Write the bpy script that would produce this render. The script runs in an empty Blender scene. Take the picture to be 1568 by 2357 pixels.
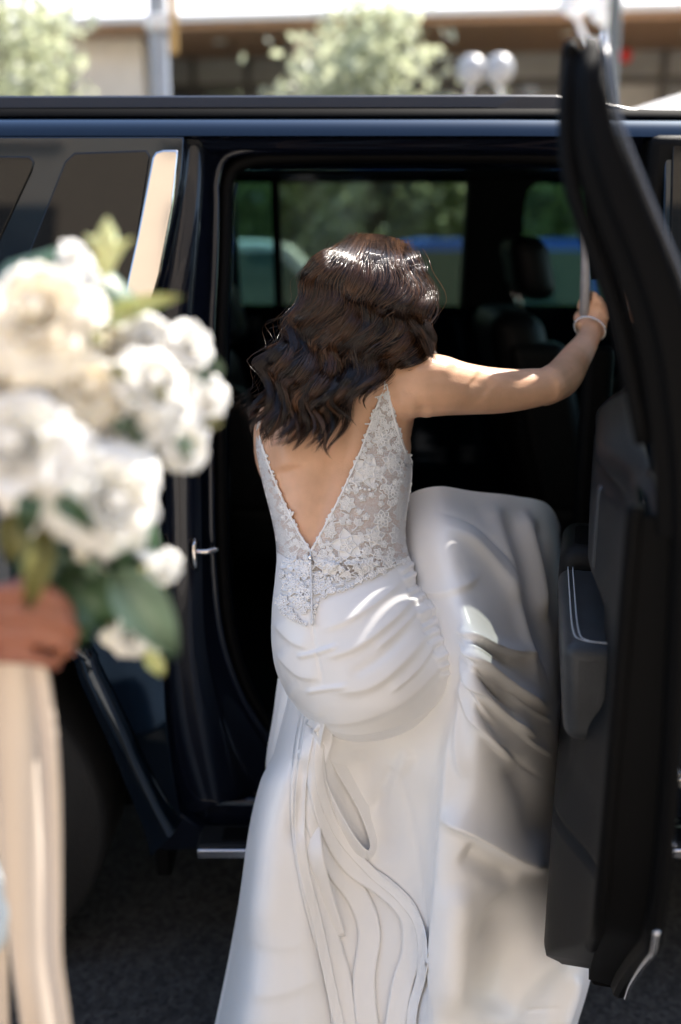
import bpy, bmesh, math, random
import numpy as np
from mathutils import Vector, Matrix
random.seed(7); rng = np.random.default_rng(11)
R = math.radians
sc = bpy.context.scene
C = sc.collection
# ------------------------------------------------------------------ camera
CAM = np.array([0.0, -1.95, 1.68]); PITCH = R(15.5); FPX = 35/36*2357
camd = bpy.data.cameras.new('Camera'); cam = bpy.data.objects.new('Camera', camd); C.objects.link(cam)
cam.location = CAM; cam.rotation_euler = (R(90)-PITCH, 0, 0)
camd.sensor_fit = 'VERTICAL'; camd.sensor_height = 36; camd.sensor_width = 24; camd.lens = 35
camd.clip_start = 0.05; camd.clip_end = 500
camd.dof.use_dof = True; camd.dof.focus_distance = 1.70; camd.dof.aperture_fstop = 1.35
sc.camera = cam
# ------------------------------------------------------------------ sky and sun
SUN = Vector((0.60, 0.60, 1.10)).normalized()
w = bpy.data.worlds.new('World'); sc.world = w; w.use_nodes = True
nt = w.node_tree; bg = nt.nodes['Background']
sky = nt.nodes.new('ShaderNodeTexSky'); sky.sky_type = 'NISHITA'; sky.sun_disc = False
sky.sun_elevation = math.asin(SUN.z); sky.sun_rotation = math.atan2(SUN.x, SUN.y)
sky.air_density = 1.0; sky.dust_density = 1.2; sky.ozone_density = 1.35
nt.links.new(sky.outputs[0], bg.inputs[0]); bg.inputs[1].default_value = 0.15
sl = bpy.data.lights.new('sun', 'SUN'); sl.energy = 4.6; sl.angle = R(0.6); sl.color = (1, .93, .84)
so = bpy.data.objects.new('sun', sl); C.objects.link(so); so.rotation_euler = SUN.to_track_quat('Z', 'Y').to_euler(); so.location = (3, 2, 8)
vs = sc.view_settings; vs.view_transform = 'Standard'; vs.look = 'None'; vs.exposure = 1.52; vs.gamma = 1; vs.use_curve_mapping = False
sc.render.engine = 'CYCLES'
sc.cycles.use_denoising = True
try: sc.cycles.denoiser = 'OPENIMAGEDENOISE'
except Exception: pass
sc.cycles.max_bounces = 10; sc.cycles.transparent_max_bounces = 24; sc.cycles.caustics_reflective = False; sc.cycles.caustics_refractive = False
sc.cycles.sample_clamp_indirect = 6

# ------------------------------------------------------------------ helpers
cp, sp_ = math.cos(PITCH), math.sin(PITCH)
def P(px, py, y):
    """point at depth y (world) that lies on the viewing line of design-sheet position px, py"""
    u = (np.asarray(px, float)-784)/FPX; v = (1178.5-np.asarray(py, float))/FPX
    dy = cp + v*sp_; dz = -sp_ + v*cp
    t = (np.asarray(y, float)-CAM[1])/dy
    return np.stack(np.broadcast_arrays(CAM[0]+u*t, CAM[1]+dy*t, CAM[2]+dz*t), -1)
def yside(z):                     # the SUV's side: slightly bulged below the belt, leaning in above it
    z = np.asarray(z, float)
    return np.where(z > 1.38, (z-1.38)*0.235, -0.018*np.sin(np.clip((z-.35)/1.03, 0, 1)*math.pi))
def PC(px, py, off=0.0):          # on the near side of the SUV
    y = 0.05
    for _ in range(6): y = yside(P(px, py, y)[..., 2])+off
    return P(px, py, y)

def link(o, parent=None):
    C.objects.link(o)
    if parent is not None:
        o.parent = parent
        l = Vector((0, 0, 0)); p = parent
        while p is not None: l += p.location; p = p.parent
        o.location = -l
    return o
def mesh(name, V, F, mat=None, parent=None, smooth=True):
    me = bpy.data.meshes.new(name)
    me.from_pydata([tuple(map(float, v)) for v in V], [], [tuple(map(int, f)) for f in F]); me.update()
    if mat: me.materials.append(mat)
    if smooth: me.polygons.foreach_set('use_smooth', [True]*len(me.polygons))
    return link(bpy.data.objects.new(name, me), parent)
def bmobj(name, bm, mat, parent=None, smooth=False):
    bmesh.ops.recalc_face_normals(bm, faces=bm.faces)
    me = bpy.data.meshes.new(name); bm.to_mesh(me); bm.free()
    if mat: me.materials.append(mat)
    if smooth: me.polygons.foreach_set('use_smooth', [True]*len(me.polygons))
    return link(bpy.data.objects.new(name, me), parent)
def bevel(o, wd, seg=2, ang=40):
    m = o.modifiers.new('b', 'BEVEL'); m.width = wd; m.segments = seg; m.limit_method = 'ANGLE'; m.angle_limit = R(ang)
    o.data.polygons.foreach_set('use_smooth', [True]*len(o.data.polygons))
    m.harden_normals = False
    try: o.data.set_sharp_from_angle(angle=R(50))
    except Exception: pass
    return o
def thing(name, label, cat, loc=(0, 0, 0), group=None, kind=None):
    o = bpy.data.objects.new(name, None); C.objects.link(o); o.location = loc; o.empty_display_size = .1
    tag(o, label, cat, group, kind); return o
def tag(o, label=None, cat=None, group=None, kind=None):
    if label: o['label'] = label
    if cat: o['category'] = cat
    if group: o['group'] = group
    if kind: o['kind'] = kind
    return o

def mat(name, col, rough=.5, metal=0, coat=0, spec=.5, var=0.0, vscale=30, bump=0, bscale=200, sss=0, sssr=(1, .35, .2), sheen=0, sscale=.01, coords='Object', detail=4, aniso=0):
    m = bpy.data.materials.new(name); m.use_nodes = True; n = m.node_tree.nodes; L = m.node_tree.links
    b = n['Principled BSDF']
    b.inputs['Base Color'].default_value = (*col, 1); b.inputs['Roughness'].default_value = rough; b.inputs['Metallic'].default_value = metal
    b.inputs['Coat Weight'].default_value = coat; b.inputs['Coat Roughness'].default_value = .03; b.inputs['Specular IOR Level'].default_value = spec
    b.inputs['Sheen Weight'].default_value = sheen
    if sss:
        b.inputs['Subsurface Weight'].default_value = sss; b.inputs['Subsurface Radius'].default_value = sssr; b.inputs['Subsurface Scale'].default_value = sscale
    tc = n.new('ShaderNodeTexCoord')
    if var:
        t = n.new('ShaderNodeTexNoise'); t.inputs['Scale'].default_value = vscale; t.inputs['Detail'].default_value = detail
        L.new(tc.outputs[coords], t.inputs['Vector'])
        r = n.new('ShaderNodeMapRange'); r.inputs[1].default_value = .3; r.inputs[2].default_value = .7; r.inputs[3].default_value = 1-var; r.inputs[4].default_value = 1+var
        L.new(t.outputs['Fac'], r.inputs[0])
        mx = n.new('ShaderNodeVectorMath'); mx.operation = 'SCALE'; mx.inputs[0].default_value = col
        L.new(r.outputs[0], mx.inputs['Scale']); L.new(mx.outputs[0], b.inputs['Base Color'])
    if bump:
        t = n.new('ShaderNodeTexNoise'); t.inputs['Scale'].default_value = bscale; t.inputs['Detail'].default_value = 3
        L.new(tc.outputs[coords], t.inputs['Vector'])
        bp = n.new('ShaderNodeBump'); bp.inputs['Strength'].default_value = bump; bp.inputs['Distance'].default_value = .002
        L.new(t.outputs['Fac'], bp.inputs['Height']); L.new(bp.outputs[0], b.inputs['Normal'])
    return m
def glass(name, tint, gloss=1.0, rough=0.0):
    m = bpy.data.materials.new(name); m.use_nodes = True; n = m.node_tree.nodes; L = m.node_tree.links
    n.remove(n['Principled BSDF']); out = n['Material Output']
    t = n.new('ShaderNodeBsdfTransparent'); t.inputs[0].default_value = (*tint, 1)
    g = n.new('ShaderNodeBsdfGlossy'); g.inputs['Roughness'].default_value = rough
    f = n.new('ShaderNodeFresnel'); f.inputs[0].default_value = 1.5
    mx = n.new('ShaderNodeMixShader'); L.new(f.outputs[0], mx.inputs[0]); L.new(t.outputs[0], mx.inputs[1]); L.new(g.outputs[0], mx.inputs[2])
    L.new(mx.outputs[0], out.inputs[0]); return m

M = {}
M['paint'] = mat('black_paint', (.003, .0035, .005), .10, coat=1, spec=.18, var=.2, vscale=3)
for _n in ('Coat Tint', 'Specular Tint'): M['paint'].node_tree.nodes['Principled BSDF'].inputs[_n].default_value = (.36, .72, 1, 1)  # blue tint paints a deeper sky colour into the black paint's reflections
M['jamb'] = mat('jamb_paint', (.003, .0045, .010), .22, coat=.4, spec=.2)
M['rubber'] = mat('rubber', (.0022, .0022, .0024), .65, spec=.07, bump=.1, bscale=400)
M['darktrim'] = mat('dark_plastic_trim', (.0022, .0024, .0027), .55, spec=.08, var=.25, vscale=6, bump=.35, bscale=900)
M['satintrim'] = mat('satin_plastic_trim', (.009, .0095, .010), .5, spec=.14, var=.2, vscale=5, bump=.25, bscale=1200)
M['leather'] = mat('black_leather', (.006, .0063, .007), .45, spec=.2, var=.25, vscale=25, bump=.5, bscale=350)
M['armleather'] = mat('grey_black_leather', (.030, .032, .034), .42, spec=.35, var=.2, vscale=25, bump=.4, bscale=350)
M['headliner'] = mat('black_headliner', (.0018, .0018, .0018), .9, spec=.1)
M['carpet'] = mat('black_carpet', (.0018, .0018, .0018), .95, spec=.1, bump=1, bscale=700)
M['chrome'] = mat('chrome', (.66, .61, .56), .06, metal=1)
M['steel'] = mat('steel', (.6, .6, .62), .25, metal=1)
M['stitch'] = mat('pale_stitching', (.45, .45, .44), .7)
M['graytrim'] = mat('grey_handle', (.30, .29, .29), .5, var=.1, vscale=40)
M['tyre'] = mat('tyre', (.006, .006, .006), .75, bump=.6, bscale=120)
M['privacy'] = glass('privacy_glass', (.20, .22, .21))
M['farglass'] = glass('tinted_glass', (.46, .54, .47))
M['frontglass'] = glass('green_glass', (.40, .58, .55))
M['darkglass'] = mat('dark_glass', (.004, .004, .004), .02, spec=.36)
M['satin'] = mat('ivory_satin', (.84, .83, .815), .30, spec=.45, sheen=.25, var=.025, vscale=5, bump=.10, bscale=900)
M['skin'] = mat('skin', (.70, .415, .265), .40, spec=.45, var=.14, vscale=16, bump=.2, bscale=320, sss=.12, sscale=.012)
M['skinshade'] = mat('shaded_skin', (.27, .10, .055), .45, var=.12, vscale=25, bump=.1, bscale=260, sss=.25, sscale=.012)  # shade and warm bounce on the hand put into a darker, redder skin colour
M['silver'] = mat('silver', (.85, .85, .87), .12, metal=1)
M['zip'] = mat('white_zip', (.8, .8, .8), .4)
M['cream'] = mat('cream_satin_ribbon', (.66, .55, .44), .4, sheen=.2, var=.04, vscale=8)
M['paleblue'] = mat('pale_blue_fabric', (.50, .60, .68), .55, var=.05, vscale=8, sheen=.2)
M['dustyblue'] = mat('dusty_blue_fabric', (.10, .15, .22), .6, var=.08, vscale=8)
M['petal'] = mat('white_petal', (.80, .78, .72), .55, var=.06, vscale=14, sss=.3, sssr=(1, .9, .6), sscale=.008)
M['petalcream'] = mat('cream_petal', (.80, .73, .60), .55, var=.08, vscale=14, sss=.3, sssr=(1, .8, .5), sscale=.008)
M['leafdark'] = mat('dark_leaf', (.05, .095, .045), .42, var=.4, vscale=30)
M['leafpale'] = mat('pale_leaf', (.55, .58, .28), .5, var=.15, vscale=20, sss=.2, sscale=.005)
M['leafgrey'] = mat('grey_green_leaf', (.15, .22, .15), .45, var=.3, vscale=30)
M['leafyellow'] = mat('yellowing_leaf', (.17, .16, .05), .5, var=.35, vscale=18)

# ---- control-grid surfaces
def cr(pts, ts, periodic=False):
    """Catmull-Rom through pts (n,k) at parameters ts in index units"""
    pts = np.asarray(pts, float); n = len(pts)
    i = np.floor(ts).astype(int); f = (ts-i)[:, None]
    if periodic: g = lambda k: pts[(i+k) % n]
    else:
        i = np.clip(i, 0, n-2); f = (ts-i)[:, None]
        ext = np.vstack([2*pts[0]-pts[1], pts, 2*pts[-1]-pts[-2]])
        g = lambda k: ext[i+k+1]
    a, b, c, d = g(-1), g(0), g(1), g(2)
    return .5*((2*b)+(-a+c)*f+(2*a-5*b+4*c-d)*f*f+(-a+3*b-3*c+d)*f**3)
def path(pts, n): return cr(pts, np.linspace(0, len(pts)-1, n))
def grid_surface(ctrl, nu, nv, periodic=False):
    ctrl = np.asarray(ctrl, float); nr, nc, k = ctrl.shape
    tu = np.linspace(0, nc, nu, endpoint=False) if periodic else np.linspace(0, nc-1, nu)
    tv = np.linspace(0, nr-1, nv)
    rows = np.stack([cr(ctrl[r], tu, periodic) for r in range(nr)])         # nr,nu,k
    return np.stack([cr(rows[:, j], tv) for j in range(nu)], 1)            # nv,nu,k
def gfaces(nv, nu, periodic=False, off=0):
    F = []
    for i in range(nv-1):
        for j in range(nu if periodic else nu-1):
            k = (j+1) % nu
            F.append((off+i*nu+j, off+(i+1)*nu+j, off+(i+1)*nu+k, off+i*nu+k))
    return F
def gnormals(G, periodic=False):
    if periodic:
        du = np.roll(G, -1, 1)-np.roll(G, 1, 1)
    else: du = np.gradient(G, axis=1)
    dv = np.gradient(G, axis=0)
    n = np.cross(dv, du); l = np.linalg.norm(n, axis=-1, keepdims=True); return n/np.maximum(l, 1e-9)
def seg_dist(q, poly):
    """distance, signed distance and position (0..1) of points q (n,2) to a polyline"""
    best = np.full(len(q), 1e9); sg = np.zeros(len(q)); tt = np.zeros(len(q))
    L = np.r_[0, np.cumsum(np.linalg.norm(np.diff(poly, axis=0), axis=1))]
    for i in range(len(poly)-1):
        a, b = poly[i], poly[i+1]; ab = b-a; l2 = ab@ab
        t = np.clip(((q-a)@ab)/l2, 0, 1); c = a+t[:, None]*ab; v = q-c; d = np.hypot(v[:, 0], v[:, 1])
        m = d < best; best[m] = d[m]; sg[m] = np.sign(ab[0]*v[m, 1]-ab[1]*v[m, 0]); tt[m] = (L[i]+t[m]*math.sqrt(l2))/L[-1]
    return best, sg, tt
def stroke_disp(q, strokes):
    d = np.zeros(len(q))
    for kind, pts, wd, amp in strokes:
        poly = path(np.array(pts, float), max(12, len(pts)*6))
        lo, hi = poly.min(0)-wd*4, poly.max(0)+wd*4
        sel = np.where(((q >= lo) & (q <= hi)).all(1))[0]
        if not len(sel): continue
        ds, sg, t = seg_dist(q[sel], poly)
        tap = np.clip(np.minimum(t/.18, (1-t)/.25), 0, 1); tap = tap*tap*(3-2*tap)
        endd = np.where((t <= .001) | (t >= .999), 0, 1)
        if kind == 'ridge': f = np.exp(-(ds/wd)**2)
        elif kind == 'crease': f = -np.exp(-ds/wd)
        elif kind == 'step': f = np.where(sg > 0, np.exp(-(ds/wd)**1.3), np.exp(-(ds/(wd*.28))**1.6))   # right-hand side (down) is gentle
        elif kind == 'stepl': f = np.where(sg < 0, np.exp(-(ds/wd)**1.3), np.exp(-(ds/(wd*.28))**1.6))
        else: f = np.exp(-(ds/wd)**2); tap = np.ones_like(tap); endd = 1
        d[sel] += amp*f*tap*endd
    return d

def tube(points, radii, n=10, flat=None, cap=True):
    """rounded tube along points; radii float or (a,b); returns V,F"""
    pts = np.asarray(points, float); V = []; F = []
    T = np.gradient(pts, axis=0); T /= np.linalg.norm(T, axis=1, keepdims=True)+1e-12
    up = np.array([0, 0, 1.0]) if flat is None else np.asarray(flat, float)
    if abs(T[0]@up) > .95: up = np.array([0, 1.0, 0])
    a = up-(up@T[0])*T[0]; a /= np.linalg.norm(a)
    for i, p in enumerate(pts):
        a = a-(a@T[i])*T[i]; a /= np.linalg.norm(a); b = np.cross(T[i], a)
        r = radii[i]; ra, rb = (r, r) if np.isscalar(r) else r
        for k in range(n):
            th = 2*math.pi*k/n; V.append(p+a*ra*math.cos(th)+b*rb*math.sin(th))
    m = len(pts)
    for i in range(m-1):
        for k in range(n): F.append((i*n+k, i*n+(k+1) % n, (i+1)*n+(k+1) % n, (i+1)*n+k))
    if cap: F.append(tuple(range(n-1, -1, -1))); F.append(tuple((m-1)*n+k for k in range(n)))
    return V, F
def capsule(points, radii, n=12, flat=None, sub=8):
    pts = path(np.asarray(points, float), (len(points)-1)*sub+1)
    rr = np.asarray([(r, r) if np.isscalar(r) else r for r in radii], float); rr = np.maximum(path(rr, len(pts)), .001)
    d0 = pts[0]-pts[1]; d0 /= np.linalg.norm(d0); d1 = pts[-1]-pts[-2]; d1 /= np.linalg.norm(d1)
    A, RA, B, RB = [], [], [], []
    for q in (1, .85, .5): A.append(pts[0]+d0*rr[0].mean()*q); RA.append(rr[0]*max(.12, math.sqrt(1-q*q)))
    for q in (.5, .85, 1): B.append(pts[-1]+d1*rr[-1].mean()*q); RB.append(rr[-1]*max(.12, math.sqrt(1-q*q)))
    return tube(np.vstack([A, pts, B]), [tuple(x) for x in np.vstack([RA, rr, RB])], n, flat)
def ellipsoid(c, r, n=20, rot=None):
    V, F = [], []
    for i in range(n//2+1):
        ph = math.pi*i/(n//2)
        for k in range(n):
            th = 2*math.pi*k/n; v = Vector((r[0]*math.sin(ph)*math.cos(th), r[1]*math.sin(ph)*math.sin(th), r[2]*math.cos(ph)))
            if rot is not None: v = rot @ v
            V.append(np.array(v)+np.asarray(c))
    for i in range(n//2):
        for k in range(n): F.append((i*n+k, (i+1)*n+k, (i+1)*n+(k+1) % n, i*n+(k+1) % n))
    return V, F
def merge(parts):
    V, F = [], []
    for v, f in parts:
        o = len(V); V += list(v); F += [tuple(o+i for i in x) for x in f]
    return V, F
def remesh(name, parts, voxel, m, parent, smooth=6, post=None):
    V, F = merge(parts); o = mesh(name, V, F); md = o.modifiers.new('r', 'REMESH'); md.mode = 'VOXEL'; md.voxel_size = voxel
    s = o.modifiers.new('s', 'SMOOTH'); s.factor = .5; s.iterations = smooth
    dg = bpy.context.evaluated_depsgraph_get(); dg.update()
    me = bpy.data.meshes.new_from_object(o.evaluated_get(dg)); me.name = name
    old = o.data; bpy.data.objects.remove(o); bpy.data.meshes.remove(old)
    if post: post(me)
    me.materials.clear(); me.materials.append(m); me.polygons.foreach_set('use_smooth', [True]*len(me.polygons))
    o = link(bpy.data.objects.new(name, me), parent); o.name = name; return o
def box_bm(bm, x0, x1, y0, y1, z0, z1):
    v = [bm.verts.new((x, y, z)) for x in (x0, x1) for y in (y0, y1) for z in (z0, z1)]
    for f in ((0, 1, 3, 2), (4, 6, 7, 5), (0, 4, 5, 1), (2, 3, 7, 6), (0, 2, 6, 4), (1, 5, 7, 3)): bm.faces.new([v[i] for i in f])
def box(name, b, m, parent=None, bev=0, seg=2):
    bm = bmesh.new(); box_bm(bm, *b); o = bmobj(name, bm, m, parent)
    if bev: bevel(o, bev, seg)
    return o
def panel(name, xz, m, parent, thick=.03, off=0.0, yfun=yside, sgn=1, bev=.004, zc=.07, far=False):
    """body panel: outline in x,z laid on the side surface, extruded inwards"""
    bm = bmesh.new(); f = bm.faces.new([bm.verts.new((x, 0, z)) for x, z in xz])
    zs = [p[1] for p in xz]; z = min(zs)+.01
    cuts = list(np.arange(min(zs)+.02, max(zs)-.005, zc))
    if min(zs) < 1.38 < max(zs): cuts.append(1.38)
    for c in cuts:
        bmesh.ops.bisect_plane(bm, geom=bm.verts[:]+bm.edges[:]+bm.faces[:], plane_co=(0, 0, c), plane_no=(0, 0, 1))
    bm.faces.ensure_lookup_table()
    ex = bmesh.ops.extrude_face_region(bm, geom=bm.faces[:])
    newv = [v for v in ex['geom'] if isinstance(v, bmesh.types.BMVert)]; nv = set(newv)
    for v in bm.verts:
        y = float(yfun(v.co.z))+off+(thick if v in nv else 0)
        v.co.y = (2.02-y) if far else y
    o = bmobj(name, bm, m, parent)
    if bev: bevel(o, bev, 2, 50)
    return o
def xz(pts, off=0.0):
    q = PC(np.array([p[0] for p in pts]), np.array([p[1] for p in pts]), off); return [(a[0], a[2]) for a in q]
def strip(name, paths, m, parent, n=40, smooth=True):
    """surface lofted between 3-D paths (control points)"""
    G = np.stack([path(np.asarray(p, float), n) for p in paths]); nv, nu, _ = G.shape
    return mesh(name, G.reshape(-1, 3), gfaces(nv, nu), m, parent, smooth)
def tubeobj(name, pts, r, m, parent, n=8, k=6, flat=None):
    pp = path(np.asarray(pts, float), (len(pts)-1)*k+1); V, F = tube(pp, [r]*len(pp), n, flat); return mesh(name, V, F, m, parent)
# ================================================================== SETTING
def asphalt():
    m = mat('asphalt', (.035, .035, .037), .85, var=.35, vscale=60, bump=1.0, bscale=90, detail=8)
    n = m.node_tree.nodes; L = m.node_tree.links; b = n['Principled BSDF']
    v = n.new('ShaderNodeTexVoronoi'); v.inputs['Scale'].default_value = 85
    tc = [x for x in n if x.type == 'TEX_COORD'][0]; L.new(tc.outputs['Object'], v.inputs['Vector'])
    r = n.new('ShaderNodeValToRGB'); r.color_ramp.elements[0].position = .0; r.color_ramp.elements[0].color = (.006, .006, .0065, 1); e_ = r.color_ramp.elements.new(.80); e_.color = (.010, .010, .0098, 1)
    r.color_ramp.elements[1].position = 1; r.color_ramp.elements[1].color = (.055, .054, .05, 1)
    L.new(v.outputs['Color'], r.inputs[0]); L.new(r.outputs[0], b.inputs['Base Color']); return m
M['asphalt'] = asphalt()
M['pave'] = mat('concrete_paving', (.46, .42, .37), .85, var=.15, vscale=3, bump=.4, bscale=60)
M['stone'] = mat('beige_stone', (.86, .76, .65), .8, var=.06, vscale=4, bump=.3, bscale=60)
M['fascia'] = mat('white_fascia', (.88, .87, .85), .6, var=.03, vscale=3)
M['soffit'] = mat('brown_soffit', (.40, .24, .145), .6, var=.15, vscale=9)
M['mullion'] = mat('dark_mullion', (.075, .066, .058), .45, var=.2, vscale=10)
M['pane'] = mat('shop_glass', (.06, .065, .065), .05, spec=.7, var=.5, vscale=.9)
M['panepale'] = mat('pale_blind_glass', (.42, .40, .37), .25, var=.3, vscale=1.3)
M['spandrel'] = mat('grey_spandrel', (.30, .30, .29), .4, var=.2, vscale=2)
M['tan'] = mat('tan_brick_wall', (.50, .42, .33), .85, var=.12, vscale=6)
M['pole'] = mat('grey_pole', (.38, .41, .44), .5, var=.1, vscale=20)
M['globe'] = mat('white_globe', (.86, .85, .82), .3, sss=.2)
M['lampgreen'] = mat('dark_lamp_iron', (.10, .11, .11), .5, var=.2, vscale=20)
M['red'] = mat('red_sign', (.60, .02, .02), .5, var=.1)
M['umbrella'] = mat('white_canvas', (.80, .78, .74), .8, var=.04, vscale=5)
M['bark'] = mat('bark', (.10, .075, .055), .9, var=.4, vscale=30, bump=.8, bscale=60)
def leafmat(name, c, tr=.45):
    m = mat(name, c, .45, var=.35, vscale=2.5, spec=.5); n = m.node_tree.nodes; L = m.node_tree.links; b = n['Principled BSDF']
    t = n.new('ShaderNodeBsdfTranslucent'); t.inputs[0].default_value = (c[0]*1.2, c[1]*1.25, c[2]*1.05, 1)
    mx = n.new('ShaderNodeMixShader'); mx.inputs[0].default_value = tr; L.new(b.outputs[0], mx.inputs[1]); L.new(t.outputs[0], mx.inputs[2])
    L.new(mx.outputs[0], n['Material Output'].inputs[0]); return m
M['foliage'] = leafmat('street_tree_leaves', (.46, .47, .36), .5); M['foliage2'] = leafmat('darker_leaves', (.30, .34, .17), .5)
for k in ('leafpale',): pass

def plane(name, x0, x1, y0, y1, z, m):
    return mesh(name, [(x0, y0, z), (x1, y0, z), (x1, y1, z), (x0, y1, z)], [(0, 1, 2, 3)], m, None, False)
tag(plane('road', -160, 160, -160, 160, 0, M['asphalt']), kind='structure')
o = box('pavement', (-60, 60, 10.2, 34, -.2, .14), M['pave'], None, .02); tag(o, kind='structure')
o = box('pavement', (-60, 60, -30, -2.5, -.2, .12), M['pave'], None, .02); tag(o, kind='structure')
o = mesh('lane_line', [(-40, 6.9, .004), (40, 6.9, .004), (40, 7.02, .004), (-40, 7.02, .004)], [(0, 1, 2, 3)], mat('lane_paint', (.7, .68, .6), .7, var=.2), None, False); tag(o, kind='structure')

# ---- building over the road
AL = R(6.5)
def BL(u, d, z): return np.array([u*math.cos(AL)+d*math.sin(AL), 14+d*math.cos(AL)-u*math.sin(AL), z])
def bbox(name, u0, u1, d0, d1, z0, z1, m, parent, bev=0):
    V = [BL(u, d, z) for u in (u0, u1) for d in (d0, d1) for z in (z0, z1)]
    o = mesh(name, V, [(0, 1, 3, 2), (4, 6, 7, 5), (0, 4, 5, 1), (2, 3, 7, 6), (0, 2, 6, 4), (1, 5, 7, 3)], m, parent, False)
    if bev: bevel(o, bev)
    return o
bd = thing('building', 'beige stone building with white canopy and recessed shop windows across the street', 'building', tuple(BL(0, 2, .14)))
bbox('wall', -16, 16, .6, 12, .1, 4.45, M['mullion'], bd)
cn = mesh('canopy', [BL(u, d, z) for u in (-16, 16) for d, z in ((-1.85, 4.40), (-1.86, 4.48), (.6, 5.35), (3, 5.35), (3, 4.40))], [(0, 1, 2, 3, 4), (9, 8, 7, 6, 5), (0, 5, 6, 1), (1, 6, 7, 2), (2, 7, 8, 3), (3, 8, 9, 4), (4, 9, 5, 0)], M['fascia'], bd, False)
sf = bbox('soffit', -16, 16, -1.75, .58, 4.32, 4.397, M['soffit'], bd)
bbox('upper_wall', -16, 16, 9, 16, 5.30, 11, M['stone'], bd)
for i in range(10):
    for j in range(2): bbox('window', -15+i*3.1, -13.2+i*3.1, 8.95, 9.02, 6.3+j*2.4, 7.8+j*2.4, M['pane'], bd)
for u in (-7.9, -3.12, .02, 6.6, 10.0):
    wd = .92 if u < 1 else .5
    if u in (6.6,): u = 6.25
    bbox('column', u-wd/2-.05, u+wd/2+.05, -1.3, -.45, .1, 4.318, M['stone'], bd, .015)
for i in range(20):
    u = -15+i*1.6+.6
    q = BL(u, -.9, 4.317); V, F = tube([q, q-np.array([0, 0, .02])], [.085, .085], 14); mesh('downlight', V, F, M['globe'], sf)
pr = np.random.default_rng(4)
u = -15.0
while u < 15:
    wd = pr.choice([.85, 1.05, 1.4, 1.9])
    bbox('mullion', u-.04, u+.04, .42, .62, .1, 4.315, M['mullion'], bd)
    bbox('spandrel', u+.042, u+wd-.042, .52, .598, 3.95, 4.315, M['spandrel'], bd)
    bbox('transom', u+.042, u+wd-.042, .44, .60, 3.86, 3.946, M['mullion'], bd)
    k = pr.random()
    bbox('pane', u+.042, u+wd-.042, .53, .575, .5, 3.858, M['panepale'] if k < .45 else M['pane'], bd)
    if k < .5:
        h = pr.uniform(2.7, 3.3); bbox('poster', u+.18, u+wd-.18, .505, .528, 2.2, h, mat('poster', tuple(pr.uniform(.08, .30)*np.array([.8, 1, .95])), .5), bd)
    u += wd
rs = P(1440, 128, 13.0); V, F = ellipsoid(rs, (.085, .05, .10)); V = [np.array([v[0], v[1], v[2]]) for v in V]
V2, F2 = tube([rs+np.array([0, 0, .09]), rs+np.array([0, 0, 4.39-rs[2]])], [.006, .006], 6); M['red']
rd = thing('hanging_lantern', 'small red lantern hanging under the canopy across the street', 'lantern', tuple(rs-np.array([0, 0, .1])))
mesh('shade', V, F, M['red'], rd); mesh('cord', V2, F2, M['mullion'], rd)

# ---- buildings behind the photographer (seen only as reflections)
b2 = thing('building', 'tan brick building with rows of windows behind the photographer', 'building', (0, -17, .14))
bm = bmesh.new(); box_bm(bm, -34, 30, -28, -16, .1, 19); bmobj('wall', bm, M['tan'], b2)
for i in range(15):
    for j in range(5):
        x = -32+i*4.1; z = 1.0+j*3.6
        box('window', (x, x+1.9, -16.02, -15.95, z, z+2.1), M['pane'], b2)
        box('sill', (x-.1, x+2, -16, -15.85, z-.16, z-.01), M['stone'], b2)
box('cornice', (-34.3, 30.3, -16.4, -15.7, 18.4, 19.3), M['stone'], b2, .05)

# ---- trees
def tree(label, base, h, crown, rad, n, m, seed, lsz=.105, group='street trees', cone=.0, clumps=40):
    r = np.random.default_rng(seed); t = thing('street_tree', label, 'tree', base, group)
    parts = []; b = np.array(base, float); c = np.array(crown, float)
    tr = np.array([b, b+(c-b)*.45+[.04, 0, 0], c*[1, 1, 0]+[0, 0, c[2]-rad[2]*.3]]); parts.append(capsule(tr, [.085, .06, .04], 9))
    cl = []
    for k in range(clumps):
        v = r.normal(size=3); v /= np.linalg.norm(v); v *= r.uniform(.35, 1)**.5
        s = 1-cone*max(0, v[2]+.2); q = c+v*np.array(rad)*[s, s, 1]; cl.append(q)
        if k % 3 == 0: parts.append(capsule([tr[1]+(tr[2]-tr[1])*r.uniform(0, 1), (tr[2]+q)/2+[0, 0, .08], q], [.022, .014, .006], 6, sub=3))
    V, F = merge(parts); mesh('trunk', V, F, M['bark'], t)
    cl = np.array(cl); idx = r.integers(0, len(cl), n); p = cl[idx]+r.normal(size=(n, 3))*np.array(rad)*.17
    a = r.normal(size=(n, 3)); a /= np.linalg.norm(a, axis=1, keepdims=True); d = r.normal(size=(n, 3)); d -= (d*a).sum(1)[:, None]*a; d /= np.linalg.norm(d, axis=1, keepdims=True)
    s = (lsz*r.uniform(.6, 1.4, n))[:, None]
    Vv = np.stack([p-a*s*.7, p+d*s*.42, p+a*s*.7, p-d*s*.42], 1).reshape(-1, 3)
    mesh('crown', Vv, np.arange(4*n).reshape(n, 4), m, t, False); return t
tree('conical young street tree in leaf before the canopy columns', (.55, 11.1, .14), 4, (.42, 11, 2.75), (1.6, 1.2, 1.65), 3300, M['foliage'], 1, cone=.74, clumps=70)
tree('dense leafy tree rising beside the wide stone column', (-4.05, 9.2, .14), 4.6, (-4.05, 9.2, 3.5), (1.15, 1.1, 1.7), 4800, M['foliage'], 2, clumps=80)
tree('low rounded street tree behind the blue car', (-1.3, 11.3, .14), 3, (-1.3, 11.3, 2.25), (.95, .9, .75), 2200, M['foliage2'], 3, clumps=40)
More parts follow.
